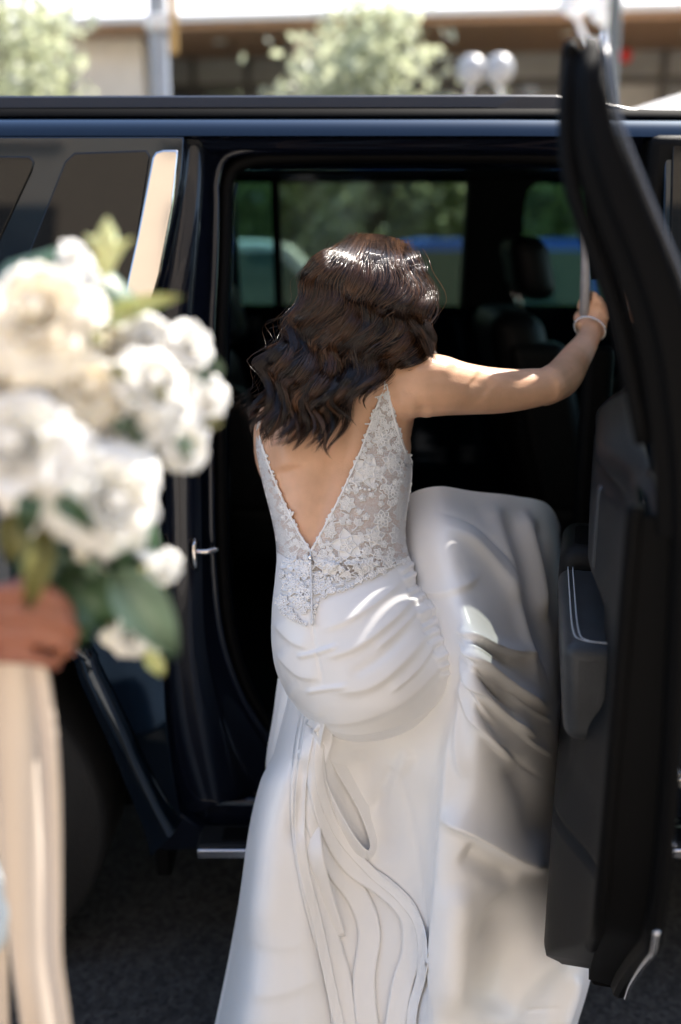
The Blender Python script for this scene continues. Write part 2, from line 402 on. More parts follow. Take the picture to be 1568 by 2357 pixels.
tree('low rounded street tree beside the yellow taxi', (2.15, 11.3, .14), 3, (2.15, 11.3, 2.15), (1.0, .9, .85), 2200, M['foliage2'], 4, clumps=40)

# ---- poles and lamps
t = thing('signal_pole', 'grey steel pole with clamp and narrow ochre sign over the roof', 'pole', (-1.50, 7.0, 0))
tubeobj('shaft', [(-1.50, 7, 0), (-1.50, 7, 3), (-1.50, 7, 7)], .078, M['pole'], t, 16)
tubeobj('clamp', [(-1.50, 7, 3.30), (-1.50, 7, 3.36), (-1.50, 7, 3.42)], .105, M['globe'], t, 16, 2)
box('sign', (-1.40, -1.33, 6.93, 6.96, 3.12, 4.4), mat('ochre_sign', (.58, .36, .12), .5, var=.2), t, .01)
box('bracket', (-1.45, -1.39, 6.90, 6.99, 3.30, 3.42), M['globe'], t, .01)
M['globedim'] = mat('grey_globe', (.42, .42, .41), .35)
def lamp(label, x, y, zg, arms, top, al=.36, gm='globe'):
    t = thing('street_lamp', label, 'street lamp', (x, y, 0), 'globe street lamps')
    V, F = tube(path(np.array([(x, y, 0), (x, y, .5), (x, y, .6), (x, y, zg-.4), (x, y, top)]), 20), list(np.linspace(.10, .05, 20)), 14); mesh('post', V, F, M['lampgreen'], t)
    if top > zg:
        V, F = ellipsoid((x, y, top+.20), (.21, .21, .21), 18); mesh('globe', V, F, M['globe'], t)
    for a in arms:
        gx, gy = x+al*math.cos(a), y+al*math.sin(a)
        tubeobj('arm', [(x, y, zg-.30), (x+.2*math.cos(a), y+.2*math.sin(a), zg-.40), (gx, gy, zg-.14)], .026, M['globe'], t)
        V, F = ellipsoid((gx, gy, zg), (.165, .165, .165), 18); mesh('globe', V, F, M[gm], t)
lamp('iron street lamp with white globes rising above the open car door', 2.50, 8, 3.76, (math.pi, 1.57), 4.3)
lamp('globe street lamp standing in front of the shop windows', 1.58, 9.8, 3.42, (math.pi*.95, -.25), 2.8, .15, 'globedim')
t = thing('patio_umbrella', 'white patio umbrella open beyond the front of the black car', 'umbrella', (3.0, 7.2, 0))
tubeobj('pole', [(3.0, 7.2, 0), (3.0, 7.2, 1.2), (3.0, 7.2, 2.8)], .025, M['pole'], t)
V = [(3.0, 7.2, 2.86)]; F = []
for k in range(8): V.append((3.0+1.35*math.cos(k*math.pi/4), 7.2+1.35*math.sin(k*math.pi/4), 2.46))
for k in range(8): V.append((3.0+1.35*math.cos(k*math.pi/4), 7.2+1.35*math.sin(k*math.pi/4), 2.30))
for k in range(8): F.append((0, 1+k, 1+(k+1) % 8)); F.append((1+k, 9+k, 9+(k+1) % 8, 1+(k+1) % 8))
mesh('canopy', V, F, M['umbrella'], t, False)

# ---- cars on the road beyond
def car(label, col, x, y, L=4.5, Wd=1.8, H=1.6, flip=1):
    t = thing('car', label, 'car', (x, y, 0), 'cars on the road beyond')
    pm = mat('car_paint', col, .3, coat=1, var=.05); gm = M['carglass']
    def prof(name, pts, w0, m, parent, z0=None, tum=0, bev=.04):
        bm = bmesh.new(); f = bm.faces.new([bm.verts.new((x+flip*a, y-w0, z)) for a, z in pts])
        ex = bmesh.ops.extrude_face_region(bm, geom=[f]); 
        for v in ex['geom']:
            if isinstance(v, bmesh.types.BMVert): v.co.y = y+w0
        if tum:
            for v in bm.verts:
                k = (v.co.z-z0)/(H-z0); v.co.y = y+(v.co.y-y)*(1-tum*k)
        o = bmobj(name, bm, m, parent); bevel(o, bev, 3, 30); return o
    h = L/2; bt = H*.60
    body = prof('body', [(-h, .28), (-h-.03, .6), (-h+.06, bt-.04), (-h+.3, bt), (h-1.35, bt), (h-.35, bt-.12), (h-.02, bt-.28), (h+.03, .5), (h-.05, .28)], Wd/2, pm, t, bev=.07)
    cab = prof('cabin', [(-h+.10, bt-.02), (-h+.32, H-.05), (-h+.6, H), (h-2.15, H), (h-1.85, H-.04), (h-1.25, bt-.02)], Wd/2-.03, pm, t, z0=bt, tum=.16, bev=.05)
    for s in (-1, 1):
        for a0, a1, b0, b1 in ((-h+.42, -h+1.05, -h+.28, -h+1.05), (-h+1.13, -h+2.0, -h+1.13, -h+2.0), (-h+2.08, h-2.0, -h+2.08, h-1.45)):
            zt, zb = H-.10, bt+.04
            yt = lambda z: y+s*((Wd/2-.03)*(1-.16*(z-bt)/(H-bt))+.004)
            mesh('window', [(x+flip*b0, yt(zb), zb), (x+flip*b1, yt(zb), zb), (x+flip*a1, yt(zt), zt), (x+flip*a0, yt(zt), zt)], [(0, 1, 2, 3)], gm, cab, False)
        for wx in (-h+.85, h-.85):
            V, F = tube([(x+flip*wx, y+s*(Wd/2-.2), .33), (x+flip*wx, y+s*(Wd/2+.01), .33)], [.33, .33], 24); wh = mesh('wheel', V, F, M['tyre'], t)
            V, F = tube([(x+flip*wx, y+s*(Wd/2), .33), (x+flip*wx, y+s*(Wd/2+.018), .33)], [.21, .20], 18); mesh('rim', V, F, M['steel'], wh)
        hl = box('headlight', sorted((x+flip*(h-.10), x+flip*(h+.02)))+[y+s*(Wd/2-.45)-.16, y+s*(Wd/2-.45)+.16, bt-.36, bt-.24], M['globe'], t)
    return t
M['carglass'] = mat('car_window', (.05, .085, .075), .05, spec=.8)
car('bright blue car passing beyond the black car', (.01, .11, .60), 2.30, 7.2, 4.5, 1.8, 1.66)
car('pale silver van parked by the low street tree', (.62, .62, .60), -1.0, 8.9, 4.7, 1.9, 1.64)
car('yellow taxi waiting beside the pavement', (.75, .50, .06), 4.4, 8.9, 4.6, 1.8, 1.50, -1)
# ================================================================== THE BLACK SUV
suv = thing('suv', 'large black SUV with its rear passenger door standing open', 'SUV', (.3, 1.01, 0))
# roof skin
prof = [(.1155, 1.868), (.122, 1.881), (.140, 1.897), (.165, 1.908), (.20, 1.918), (.28, 1.932), (.45, 1.946), (.75, 1.956), (1.01, 1.958)]
full = prof+[(2.02-a, b) for a, b in reversed(prof[:-1])]
G = []
for x, dz in ((-2.52, -.10), (-2.42, -.035), (-2.2, -.012), (-1.5, -.002), (-.6, 0), (.3, 0), (1.0, -.004), (1.35, -.02), (1.55, -.05)):
    G.append([(x, a, b+dz) for a, b in full])
G = np.array(G); mesh('roof', G.reshape(-1, 3), gfaces(G.shape[0], G.shape[1]), M['paint'], suv)
for sgn in (0, 1):
    yy = lambda y: 2.02-y if sgn else y
    # roof rail: flat bar with a swept front foot
    tops = [(-2.2, 1.93), (-2.0, 1.947), (-1.2, 1.950), (-.3, 1.951), (.30, 1.950), (.41, 1.951), (.50, 1.9525), (.62, 1.951), (.75, 1.944), (.95, 1.928), (1.15, 1.912)]
    bots = [(-2.2, 1.915), (-2.0, 1.924), (-1.2, 1.926), (-.3, 1.927), (.30, 1.927), (.38, 1.922), (.42, 1.915), (.62, 1.912), (.75, 1.91), (.95, 1.905), (1.15, 1.90)]
    if sgn == 0:
        A = P(np.array([1138, 1160, 1188, 1400, 1480]), np.array([250, 240, 221.5, 238, 254]), .205)
        tops = [(-2.2, 1.93), (-2.0, 1.950), (-.3, 1.952), (A[0][0]-.03, 1.9535), (A[0][0], 1.9535), (A[2][0], 1.9535), (A[2][0]+.08, 1.953), (A[3][0], A[3][2]), (A[4][0], A[4][2]), (1.15, 1.912)]
        bots = [(-2.2, 1.915), (-2.0, 1.924), (-.3, 1.9285), (A[0][0]-.03, 1.9285), (A[0][0], 1.928), (A[0][0]+.045, 1.912), (A[2][0]+.08, 1.910), (A[3][0], 1.908), (A[4][0], 1.906), (1.15, 1.90)]
    V = []
    for (xa, za), (xb, zb) in zip(tops, bots):
        V += [(xb, yy(.19), zb), (xa, yy(.197), za-.004), (xa, yy(.203), za), (xa, yy(.225), za), (xb, yy(.235), zb)]
    n = len(tops); F = gfaces(n, 5)+[(0, 4, 3, 2, 1), tuple((n-1)*5+k for k in range(5))]
    mesh('roof_rail', V, F, M['satinrail'] if 'satinrail' in M else M.setdefault('satinrail', mat('satin_rail', (.012, .016, .026), .38, spec=.35)), suv, False)
    V = []
    for x, z in ((-2.25, 1.914), (-1, 1.920), (.4, 1.920), (1.0, 1.915), (1.2, 1.905)):
        V += [(x, yy(.158), z-.012), (x, yy(.165), z+.003), (x, yy(.24), z+.006)]
    mesh('rail_base', V, gfaces(5, 3), M['rubber'], suv)

# near rear quarter
Oline = [(424, 313), (415, 420), (378, 600), (347, 745), (355, 900), (372, 1090), (374, 1300), (376, 1500), (388, 1700), (416, 1880)]
Od = [tuple(p) for p in path(np.array(Oline, float), 40)]
archR = [(416, 1892), (380, 1835), (330, 1740), (290, 1652), (205, 1480)]
archL = [(352, 1955), (340, 1900), (300, 1800), (258, 1700), (160, 1490)]
aR = xz([tuple(p) for p in path(np.array(archR, float), 14)]); aL = xz([tuple(p) for p in path(np.array(archL, float), 14)])
back = [(-.66, .945), (-.80, .98), (-1.05, .975), (-1.26, .87), (-1.38, .66), (-1.43, .44)]
poly = xz(Od)+aR+back+[(-2.35, .46), (-2.47, .62), (-2.50, 1.0), (-2.46, 1.4), (-2.40, 1.866)]
poly[0] = (poly[0][0], 1.8665)
panel('quarter_panel', poly, M['paint'], suv, thick=.02, bev=.003)
# flared arch moulding
GL = [(a, .018) for a in aL]+[((-.695, .905), .018), ((-.81, .935), .018), ((-1.04, .928), .018), ((-1.225, .82), .018), ((-1.335, .64), .018), ((-1.38, .42), .018)]
GR = aR+back
rows = [[], [], [], []]
for ((xl, zl), _), (xr, zr) in zip(GL, GR):
    ym = float(yside(zr)); mx_, mz = (xl+xr)/2, (zl+zr)/2
    rows[0].append((xr, ym-.001, zr)); rows[1].append((xr*.75+xl*.25, ym-.024, zr*.75+zl*.25)); rows[2].append((xl, ym-.026, zl)); rows[3].append((xl-.004, ym+.10, zl))
strip('wheel_arch', rows, M['paint'], suv, 60)
# side glass and brightwork
def pane(name, pts, m, off=-.004, thick=.006, parent=suv, bev=.003): return panel(name, xz(pts), m, parent, thick=thick, off=off, bev=bev)
pane('quarter_window', [(172, 352), (338, 346), (346, 358), (262, 905), (-62, 905), (150, 372)], M['darkglass'])
pane('rear_window', [(-900, 352), (70, 360), (80, 372), (74, 395), (-165, 905), (-900, 905)], M['darkglass'])
ch = [(352, 362), (360, 350), (378, 345), (413, 345), (400, 470), (372, 630), (338, 748), (315, 900), (238, 900), (285, 690), (318, 540)]
o = panel('chrome_pillar', xz(ch), M['chrome'], suv, thick=.015, off=-.010, bev=.007)
o = pane('chrome_belt', [(-900, 900), (345, 893), (350, 915), (-900, 925)], M['chrome'], off=-.012, thick=.014, bev=.005)
# door jamb, lofted from the outer gap inwards
def line(pts, d): 
    q = np.array(pts, float); y = .05
    for _ in range(6): y = yside(P(q[:, 0], q[:, 1], y)[:, 2])+d
    return P(q[:, 0], q[:, 1], y)
O2 = [(a+9, b) for a, b in Oline]
I0 = [(448, 318), (440, 425), (412, 600), (392, 745), (400, 900), (412, 1090), (416, 1300), (420, 1490), (446, 1680), (488, 1856)]
I1 = [(470, 325), (466, 430), (452, 600), (440, 745), (448, 900), (458, 1090), (462, 1300), (470, 1480), (505, 1650), (560, 1830)]
I2 = [(500, 335), (494, 430), (486, 600), (478, 745), (482, 900), (490, 1090), (494, 1300), (512, 1480), (560, 1640), (640, 1800)]
I3 = [(540, 420), (532, 470), (528, 620), (522, 745), (520, 900), (520, 1090), (525, 1300), (545, 1470), (600, 1620), (700, 1760)]
strip('jamb', [line(Oline, .002), line(O2, .022), line(O2, .032), line(I0, .030), line(I1, .040), line([(a+6, b) for a, b in I1], .062), line(I2, .070), line(I3, .11), line([(a+10, b) for a, b in I3], .17), line([(a+6, b) for a, b in I3], .6)], M['jamb'], suv, 60)
hx = [424, 520, 800, 1100, 1400, 1500]
strip('door_header', [line([(x, 313) for x in hx], .002), line([(x, 322) for x in hx], .035), line([(x, 336) for x in hx], .04), line([(x, 352) for x in hx], .06), line([(x, 366) for x in hx], .09), line([(x, 384) for x in hx], .12), line([(x, 392) for x in hx], .2)], M['jamb'], suv, 30)
seal = [(a-12, b) for a, b in I3[::-1][:-1]]+[(522, 430), (536, 392), (572, 372), (640, 364), (900, 360), (1200, 362), (1440, 368)]
tubeobj('door_seal', line(seal, .085), .013, M['rubber'], suv, 10)
seal2 = [(a-34, b) for a, b in I3[::-1][:-1]]+[(498, 420), (512, 372), (548, 350), (640, 342), (900, 340), (1440, 342)]
tubeobj('door_seal', line(seal2, .06), .008, M['jamb'], suv, 10)
# striker on the jamb
q = line([(462, 1268)], .03)[0]
st = tubeobj('striker', [q+np.array([-.012, .01, .022]), q+np.array([-.012, -.006, .01]), q+np.array([-.012, -.006, -.03]), q+np.array([-.012, .012, -.045])], .0055, M['chrome'], suv)
tubeobj('striker_pin', [q+np.array([-.012, -.004, 0]), q+np.array([.01, -.006, 0]), q+np.array([.034, .004, .002])], .0065, M['chrome'], st)
# wheel and well
V, F = tube([(-.93, .03, .40), (-.93, .05, .40), (-.93, .27, .40), (-.93, .29, .40)], [.385, .40, .40, .385], 40); wl = mesh('wheel', V, F, M['tyre'], suv)
V, F = tube([(-.93, .035, .40), (-.93, .028, .40), (-.93, .06, .40)], [.27, .262, .10], 32); mesh('rim', V, F, M['steel'], wl)
V, F = tube([(2.25, .03, .40), (2.25, .05, .40), (2.25, .27, .40), (2.25, .29, .40)], [.385, .40, .40, .385], 40); wl2 = mesh('wheel', V, F, M['tyre'], suv)
V, F = tube([(2.25, .035, .40), (2.25, .028, .40), (2.25, .06, .40)], [.27, .262, .10], 32); mesh('rim', V, F, M['steel'], wl2)
for wx in (-.93, 2.25):
    V, F = tube([(wx, 1.74, .40), (wx, 1.99, .40)], [.40, .40], 32); w3 = mesh('wheel', V, F, M['tyre'], suv)
    V, F = tube([(wx, 1.985, .40), (wx, 1.995, .40)], [.27, .26], 24); mesh('rim', V, F, M['steel'], w3)
box('wheel_well', (-1.5, -.36, .30, .62, .28, 1.05), M['headliner'], suv)
panel('rocker_panel', xz([(416, 1876), (383, 1870), (352, 1950), (380, 1962), (452, 1958), (470, 1915)]), M['jamb'], suv, thick=.03, off=.004)
box('mud_flap', (-.43, -.395, .06, .26, .24, .46), M['rubber'], suv, .006)
# sill and running board
box('sill', (-.352, 1.70, .04, .21, .34, .455), M['jamb'], suv, .015, 3)
box('sill_plate', (-.20, .56, .06, .17, .453, .461), M['satintrim'], suv, .003)
rb = box('running_board', (-.315, 1.75, -.065, .025, .372, .405), M['satintrim'], suv, .014, 3)
box('tread_strip', (-.26, 1.7, -.045, .005, .4035, .4085), M['rubber'], rb, .002)
box('edge_trim', (-.31, 1.745, -.071, -.060, .378, .400), M['steel'], rb, .003)
# front door, B pillar side, front body
fd = [(.635, .46), (.632, 1.0), (.628, 1.38), (.632, 1.862), (1.25, 1.862), (1.72, 1.38), (1.72, .46)]
fdo = panel('front_door', fd, M['paint'], suv, thick=.05, off=-.004, bev=.004)
fw = panel('front_window', [(.70, 1.40), (.70, 1.815), (1.22, 1.815), (1.62, 1.40)], M['darkglass'], fdo, thick=.006, off=-.010, bev=.002)
panel('window_trim', [(.685, 1.822), (.685, 1.836), (1.24, 1.836), (1.24, 1.822)], M['chrome'], fdo, thick=.012, off=-.013, bev=.003)
panel('pillar_trim', [(.640, 1.39), (.645, 1.855), (.690, 1.855), (.692, 1.39)], M['darkglass'], fdo, thick=.006, off=-.010, bev=.002)
panel('belt_trim', [(.64, 1.375), (.64, 1.395), (1.7, 1.395), (1.7, 1.375)], M['chrome'], fdo, thick=.012, off=-.014, bev=.003)
hh = tubeobj('door_handle', [(.74, -.02, 1.20), (.76, -.055, 1.205), (.90, -.055, 1.205), (.93, -.02, 1.20)], .012, M['chrome'], fdo)
panel('lower_trim', [(.66, .52), (.66, .545), (1.70, .545), (1.70, .52)], M['chrome'], fdo, thick=.014, off=-.014, bev=.004)
bm = bmesh.new(); pts = [(1.725, .46), (1.725, 1.375), (1.80, 1.30), (2.3, 1.22), (3.05, 1.14), (3.18, 1.0), (3.2, .5), (3.15, .40)]
f = bm.faces.new([bm.verts.new((a, .0, b)) for a, b in pts]); ex = bmesh.ops.extrude_face_region(bm, geom=[f])
for v in ex['geom']:
    if isinstance(v, bmesh.types.BMVert): v.co.y = 2.02
bevel(bmobj('front_body', bm, M['paint'], suv), .06, 4, 40)
for yy in (.35, 1.67): box('headlight', (3.17, 3.215, yy-.18, yy+.18, .86, 1.04), M['globe'], suv, .01)
box('grille', (3.17, 3.23, .60, 1.42, .66, 1.06), M['chrome'], suv, .02)
mesh('windscreen', [(1.52, .14, 1.86), (1.52, 1.88, 1.86), (1.86, 1.96, 1.28), (1.86, .06, 1.28)], [(0, 1, 2, 3)], M['frontglass'], suv, False)
mesh('tailgate', [(-2.42, .13, 1.866), (-2.42, 1.89, 1.866), (-2.48, 2.0, .46), (-2.48, .02, .46)], [(0, 1, 2, 3)], M['paint'], suv, False)
# far side with its windows
fx = lambda px, py=560: float(P(px, py, 1.90)[0]); fz = lambda py: float(P(784, py, 1.90)[2])
zb, zt = fz(704), fz(414)
def fpan(name, x0, x1, z0, z1, m, th=.05, parent=suv, off=0.0): return panel(name, [(x0, z0), (x0, z1), (x1, z1), (x1, z0)], m, parent, thick=th, off=off, far=True, bev=0)
fpan('far_side', -2.45, 1.725, .46, zb, M['paint'], .10)
fpan('far_header', -2.42, 1.5, zt, 1.893, M['paint'], .12)
fpan('far_pillar', -2.42, fx(546), zb-.01, zt+.01, M['darktrim'], .09)
fpan('far_pillar', fx(629), fx(647), zb-.01, zt+.01, M['darktrim'], .09)
fpan('far_pillar', fx(1068), fx(1196), zb-.01, zt+.01, M['darktrim'], .10)
fpan('far_pillar', 1.30, 1.5, zb-.01, zt+.01, M['darktrim'], .09)
fpan('far_window', fx(546), fx(629), zb, zt, M['frontglass'], .004, off=.03)
fpan('far_window', fx(647), fx(1068), zb, zt, M['farglass'], .004, off=.03)
fpan('far_window', fx(1196), 1.30, zb, zt, M['frontglass'], .004, off=.03)
x0 = fx(1196)                                  # rounded upper corner of the driver's window
cv = [(x0-.02, zt+.02), (x0+.10, zt+.02), (x0+.07, zt-.004), (x0+.035, zt-.016), (x0+.012, zt-.04), (x0+.003, zt-.08), (x0-.02, zt-.12)]
panel('window_corner', cv, M['darktrim'], suv, thick=.08, far=True, bev=0)
# cabin
box('cabin_floor', (-2.4, 1.6, .17, 1.94, .40, .47), M['carpet'], suv)
box('headliner', (-2.35, 1.45, .17, 1.86, 1.885, 1.90), M['headliner'], suv)
box('dashboard', (1.32, 1.70, .12, 1.9, .55, 1.24), M['darktrim'], suv, .06, 4)
box('cabin_rear', (-2.38, -2.3, .1, 1.9, .45, 1.88), M['headliner'], suv)
box('inner_pillar', (.60, .70, .10, .22, .46, 1.87), M['darktrim'], suv, .02, 3)
V, F = tube(path(np.array([(1.18, 1.42, 1.06), (1.14, 1.42, 1.02)]), 3), [.02]*3, 8)
# steering wheel on the far side
th = np.linspace(0, 2*math.pi, 29)
sw = np.array([(1.10+.06*math.cos(a), 1.42+.19*math.sin(a), 1.14+.18*math.cos(a)) for a in th])
tubeobj('steering_wheel', sw, .015, M['leather'], suv, 8, 2)
def seat(x, y, w=.50, back=.26, hz=0.0):
    s = box('seat', (x-.10, x+.42, y-w/2, y+w/2, .62, .86), M['leather'], suv, .07, 5)
    def lean(name, x0, x1, y0, y1, z0, z1, bev):
        bm = bmesh.new(); box_bm(bm, x0, x1, y0, y1, z0, z1)
        for v in bm.verts: v.co.x -= (v.co.z-.8)*back
        o = bmobj(name, bm, M['leather'], s); bevel(o, bev, 5); return o
    lean('backrest', x-.12, x+.06, y-w/2+.02, y+w/2-.02, .78, 1.43+hz, .07)
    lean('bolster', x-.08, x+.11, y-w/2, y-w/2+.09, .80, 1.34+hz, .04)
    lean('headrest', x+.005, x+.135, y-.14, y+.14, 1.46+hz, 1.66+hz, .055)
    for yy in (-.06, .06):
        V, F = tube([(x-.13, y+yy, 1.40+hz), (x-.16, y+yy, 1.52+hz)], [.007]*2, 8); mesh('headrest_post', V, F, M['steel'], s)
    return s
seat(.73, 1.42, .52, .24, .02); seat(.98, .60, .52, .24, -.1); seat(-.30, 1.42, .52, .26, -.12)
seat(-1.35, 1.0, 1.5, .26, -.15)
# grab handle on the pillar and seat belt
g0 = P(1349, 530, .20); g1 = P(1347, 640, .17); g2 = P(1344, 745, .18)
V, F = tube(path(np.array([g0+[0.01, .05, .01], g0, g1, g2, g2+[.01, .05, -.02]]), 24), [(.012, .010)]*24, 12); mesh('grab_handle', V, F, M['graytrim'], suv)
box('pillar_trim', (.53, .60, .22, .26, .5, 1.45), M['darktrim'], suv, .02, 3)

# ---- the open rear door, built in its own frame: s along it from the hinge, t towards the cabin
PHI = R(76); HX, HY = .612, .006
def D(s, t, z):
    s, t, z = np.broadcast_arrays(np.asarray(s, float), np.asarray(t, float), np.asarray(z, float))
    return np.stack([HX-s*math.cos(PHI)-t*math.sin(PHI), HY-s*math.sin(PHI)+t*math.cos(PHI), z], -1)
send = lambda z: np.interp(z, [.40, .6, .9, 1.1, 1.40], [.925, .955, .972, .985, 1.0]) if False else np.interp(z, [.46, .54, .66, .82, .95, 1.1, 1.40], [.60, .66, .77, .93, .968, .985, 1.0])
zz = np.linspace(.47, 1.39, 26)
ring = []
for z in zz:
    e = float(send(z)); o0 = float(yside(z))
    ring.append(D([.0, e*.3, e*.6, e-.03, e, e+.002, e-.004, e-.025, e-.03, e*.6, e*.3, .0], [o0, o0, o0, o0+.001, o0+.006, o0+.014, o0+.022, o0+.026, .055, .055, .055, .055], z))
G = np.array(ring); nv, nu, _ = G.shape
F = gfaces(nv, nu, True)+[tuple(range(nu)), tuple((nv-1)*nu+k for k in range(nu-1, -1, -1))]
door = mesh('rear_door', G.reshape(-1, 3), F, M['paint'], suv, True)
door.data.materials.append(M['rubber'])
for k_, p_ in enumerate(door.data.polygons):
    if k_ < (nv-1)*nu and k_ % nu >= 4: p_.material_index = 1
try: door.data.set_sharp_from_angle(angle=R(35))
except Exception: pass
# inner trim: a moulded relief
ns, nz = 70, 120
S, Z = np.meshgrid(np.linspace(.03, .945, ns), np.linspace(.515, 1.405, nz)); e = send(Z)-.035
S = .03+(S-.03)/(.945-.03)*(e-.03)
sm = lambda a, b, v: (lambda q: q*q*(3-2*q))(np.clip((v-a)/(b-a), 0, 1))
win = lambda a, b, c, d, v: sm(a, b, v)*(1-sm(c, d, v))
edge = win(.03, .10, .60, .78, S)
T = .060+.014*edge
T += .036*edge*win(.44, .50, .98, 1.04, Z)                                     # lower half stands proud
T += .022*win(.10, .2, .62, .80, S)*win(.47, .52, .80, .90, Z)                # map pocket
T += .030*win(.06, .16, .50, .75, S)*win(1.14, 1.20, 1.36, 1.41, Z)            # upper roll
T -= .016*edge*win(1.325, 1.34, 1.345, 1.36, Z)
T -= .014*win(.1, .13, .75, .8, S)*win(.795, .803, .806, .814, Z)              # pocket lip groove
T -= .012*sm(.80, .90, S)
T = np.where(Z < .55, T-.03*(1-sm(.515, .55, Z)), T); T = np.where(Z > 1.385, T-.02*sm(1.385, 1.405, Z), T)
S, Z, T = (np.pad(q_, 1, mode='edge') for q_ in (S, Z, T)); T[0] = T[-1] = .040; T[:, 0] = T[:, -1] = .040
G = D(S, T, Z); tr = mesh('door_trim', G.reshape(-1, 3), gfaces(nz+2, ns+2), M['satintrim'], door)
def dbox(name, s0, s1, t0, t1, z0, z1, m, parent, bev=.01, seg=3, taper=None):
    bm = bmesh.new(); box_bm(bm, s0, s1, t0, t1, z0, z1)
    for v in bm.verts:
        s, t, z = v.co
        if taper: s, t, z = taper(s, t, z)
        v.co = D(s, t, z)
    o = bmobj(name, bm, m, parent); 
    if bev: bevel(o, bev, seg)
    return o
# armrest with stitched top, pull cup in front of it, lower speaker and pocket
arm = dbox('armrest', .35, .68, .05, .132, .97, 1.125, M['armleather'], door, .022, 5, lambda s, t, z: (s, t-.010*(z < 1.0)*(t > .1)+(.02 if s < .5 and t > .1 else 0), z-.012*(s > .5)))
for tt in (.108, .116):
    q = [D(.36, tt+.018, 1.1265), D(.48, tt+.012, 1.1225), D(.62, tt+.003, 1.1150), D(.655, tt-.010, 1.1135), D(.66, tt-.05, 1.1135)]
    tubeobj('stitching', q, .0013, M['stitch'], arm, 5)
cup = dbox('pull_cup', .15, .345, .07, .150, 1.03, 1.155, M['satintrim'], door, .028, 5)
dbox('cup_recess', .18, .325, .075, .137, 1.10, 1.157, M['headliner'], cup, .02, 4)
dbox('pocket', .22, .62, .09, .116, .56, .78, M['satintrim'], door, .018, 4)
V, F = tube([D(.16, .08, .68), D(.16, .112, .68), D(.16, .118, .68)], [.085, .085, .075], 28); mesh('speaker', V, F, M['satintrim'], door)
dbox('upper_pad', .10, .60, .08, .098, 1.20, 1.33, M['armleather'], door, .02, 4)
tubeobj('door_edge_seal', [D(send(z)-.035, .062, z) for z in np.linspace(.66, 1.40, 12)], .010, M['rubber'], door, 8)
V, F = tube([D(.965, .010, 1.0), D(.972, .012, 1.0)], [.02, .02], 12)
# window frame
fp = [(1.002, 1.375, -.010), (1.0, 1.47, .0), (.992, 1.60, .028), (.97, 1.72, .083), (.95, 1.79, .114), (.92, 1.855, .130), (.86, 1.884, .135), (.6, 1.890, .136), (.3, 1.888, .148), (.08, 1.876, .136), (.03, 1.84, .12), (.015, 1.6, .05), (.01, 1.375, .0)]
fpp = path(np.array(fp), 90); cen = np.array([.5, 1.62])
secs = []
for i, (s, z, t) in enumerate(fpp):
    tg = fpp[min(i+1, 89)]-fpp[max(i-1, 0)]; nrm = np.array([-tg[1], tg[0]]); nrm /= np.linalg.norm(nrm)
    if nrm@(cen-[s, z]) < 0: nrm = -nrm
    wd = .062; pr_ = [(0, .004), (.004, -.002), (.02, -.004), (wd-.012, -.004), (wd, .006), (wd-.002, .020), (wd-.020, .024), (wd-.022, .034), (wd-.04, .038), (.016, .036), (.012, .026), (0, .022)]
    tk = float(np.interp(z, [1.375, 1.52, 1.62, 1.74, 1.82, 1.88], [.050, .055, .056, .050, .032, .022]))/.038
    secs.append([D(s+nrm[0]*a, t+b*(tk if b > 0 else 1), z+nrm[1]*a) for a, b in pr_])
G = np.array(secs); nv, nu, _ = G.shape
wf = mesh('window_frame', G.reshape(-1, 3), gfaces(nv, nu, True), M['rubber'], door, True)
try: wf.data.set_sharp_from_angle(angle=R(45))
except Exception: pass
tubeobj('frame_trim', [D(a+.003, c-.006, b) for a, b, c in fp[:7]], .0035, mat('gloss_black_trim', (.02, .02, .022), .25, spec=.5), wf, 6)
tubeobj('frame_seal', [D(a-.030 if a > .9 else a, c+.036*float(np.interp(b, [1.375, 1.52, 1.62, 1.74, 1.82, 1.88], [.055, .068, .074, .066, .038, .028]))/.038, b-(.012 if .05 < a < .9 else 0)) for a, b, c in fp[1:-1]], .009, M['rubber'], wf, 8)
pts = [D(.955, .012, 1.40), D(.95, .045, 1.60), D(.92, .118, 1.76), D(.87, .158, 1.84), D(.5, .165, 1.845), D(.09, .150, 1.835), D(.06, .07, 1.6), D(.06, .012, 1.40)]
mesh('window', pts, [tuple(range(8))], M['privacy'], door, False)
dbox('belt_trim', .0, .99, -.012, .004, 1.378, 1.398, M['chrome'], door, .004)
tubeobj('edge_trim', [D(float(send(z))+.004, -.004, z) for z in (.86, .82, .78, .70, .62, .54, .48)], .0035, M['steel'], door, 8)
tubeobj('door_handle', [D(.70, -.01, 1.20), D(.72, -.045, 1.205), D(.86, -.045, 1.205), D(.89, -.01, 1.20)], .012, M['chrome'], door)
dbox('bottom_seal', .04, .57, .01, .05, .452, .474, M['rubber'], door, .006)
P0 = P
BSH = -.16
def P(px, py, y): return P0(px, py, np.asarray(y, float)+BSH)
